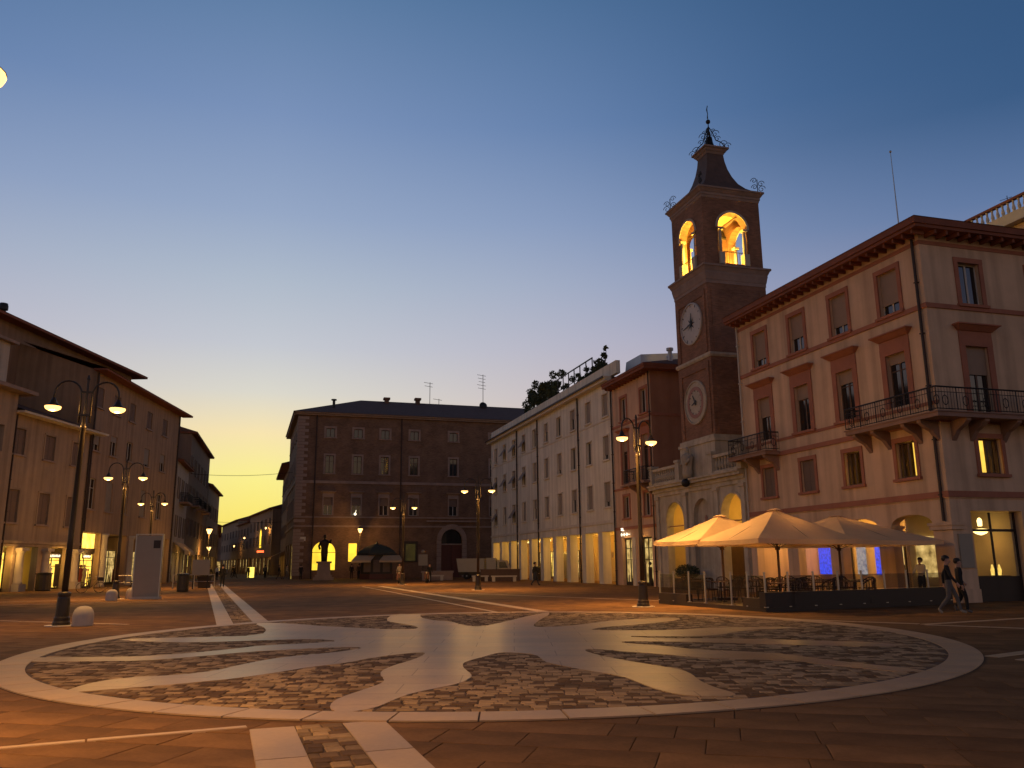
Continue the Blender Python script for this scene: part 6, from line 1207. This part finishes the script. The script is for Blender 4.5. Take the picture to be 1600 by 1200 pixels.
    for p in m2.polygons:
        c = p.center; segs = []
        for a, b in E_:
            A, B2 = Vector(J[a]), Vector(J[b]); t = max(0, min(1, (c - A).dot(B2 - A) / max(1e-6, (B2 - A).length_squared))); segs.append(((c - A.lerp(B2, t)).length, a, b, t))
        d, a, b, t = min(segs); n = b
        if n[:2] in ('hd', 'no', 'ea') or n[:2] == 'hn' and t > .15 or n[0] in 'fg' or n[:2] == 'th': k = 2
        elif n == 'nk' and t > .75: k = 2
        elif n[:2] in ('kn', 'an'): k = 1 if not (n[:2] == 'an' and t > .92) else 3
        elif n[:2] == 'hp': k = 1
        elif n[:2] == 'to': k = 3
        elif c.z < .98 and n[:2] not in ('el', 'wr', 'hn', 'sh'): k = 1
        else: k = 0
        p.material_index = k; p.use_smooth = True
    o = bpy.data.objects.new('person', m2); COL.objects.link(o); o.location = loc; o.rotation_euler = (0, 0, rz); s = h / 1.76; o.scale = (s, s, s); tag(o, label, 'person', 'people in the square')
    hr = MB().ball((0, .012, 1.668), .105, 10, 1.0); hr.v = [(x, y * 1.15, z) for x, y, z in hr.v if True]
    hm = MB(); hm.v = hr.v; hm.f = [f for f in hr.f if sum(hr.v[i][2] for i in f) / len(f) > 1.66 or sum(hr.v[i][1] for i in f) / len(f) > .03 and sum(hr.v[i][2] for i in f) / len(f) > 1.58]
    hm.build('hair', hair, o, smooth=True)
    if bag: MB().box(-.33, -.23, -.1, .12, .62, .86).tube([(-.25, 0, .86), (-.2, .0, 1.42)], .012, 5).build('shoulder_bag', m_cloth[bag], o)
    return o
def face(a): return R(a)
person((13.2, 26.0, 0), R(62), 'person in black jacket and grey trousers striding past the corner pillar', 'walk', 'black', 'grey', 1.74, detail=True, shoes='beige'); person((13.78, 26.45, 0), R(75), 'person in dark clothes half hidden behind the striding person in grey trousers', 'walk2', 'black', 'black', 1.66, detail=True, shoes='grey')
person(RR.at(-2.3, .35), R(-60), 'person in white shirt lit by the bar light inside the arcade', 'bend', 'white', 'black', 1.72)
person((-25.2, 101.0, 0), R(170), 'person in long dark coat standing just left of the statue pedestal', 'stand', 'black', 'black', 1.75)
person((-27.9, 101.5, 0), R(100), 'person in dark clothes, left of the walking pair by the palazzo corner', 'walk', 'black', 'brown', 1.72); person((-26.9, 101.0, 0), R(95), 'person in pale top, right of the walking pair by the palazzo corner', 'walk', 'beige', 'grey', 1.72)
person((-19.3, 101.5, 0), R(20), 'person in black standing under the lantern post, left one of two', 'stand', 'black', 'black', 1.74); person((-18.2, 100.2, 0), R(200), 'person in dark jacket under the lantern post, right one of two', 'stand', 'brown', 'black', 1.76)
person((-10.5, 78.4, 0), R(5), 'person in pale jacket standing behind the scooter near the newsstand', 'stand', 'beige', 'brown', 1.75); person((-7.9, 80.2, 0), R(20), 'person in black standing behind the scooter left of the bench', 'stand', 'black', 'black', 1.7)
person((-24.3, 68.0, 0), R(30), 'person in dark clothes standing behind the planter box, left', 'stand', 'black', 'grey', 1.72); person((-23.4, 68.6, 0), R(200), 'taller person in dark coat behind the planter box, right', 'stand', 'black', 'black', 1.78)
for k, (p, lab, t_, l_) in enumerate((((-37.0, 108), 'person in dark coat walking in the street, leftmost of the strollers', 'black', 'black'), ((-36.2, 104), 'person in pale shirt walking in the street among dark strollers', 'white', 'black'), ((-37.3, 114), 'person in brown jacket far into the street behind the pale shirt', 'brown', 'black'), ((-37.0, 119), 'person in navy in the street left of the glowing box', 'navy', 'black'), ((-35.0, 120), 'person in black in the street right in front of the awning shops', 'black', 'black'), ((-33.8, 116), 'person in grey at the street corner by the palazzo shops', 'grey', 'black'), ((-41.5, 126), 'small dark person deep in the street on its left side', 'black', 'black'))):
    person((*p, 0), R(20 + 40 * k), lab, 'walk' if k % 2 == 0 else 'stand', t_, l_, 1.68 + .03 * (k % 3))
person((1.6, 63.5, 0), R(100), 'person in dark clothes walking in front of the white arcade pillars', 'walk', 'black', 'navy', 1.72)
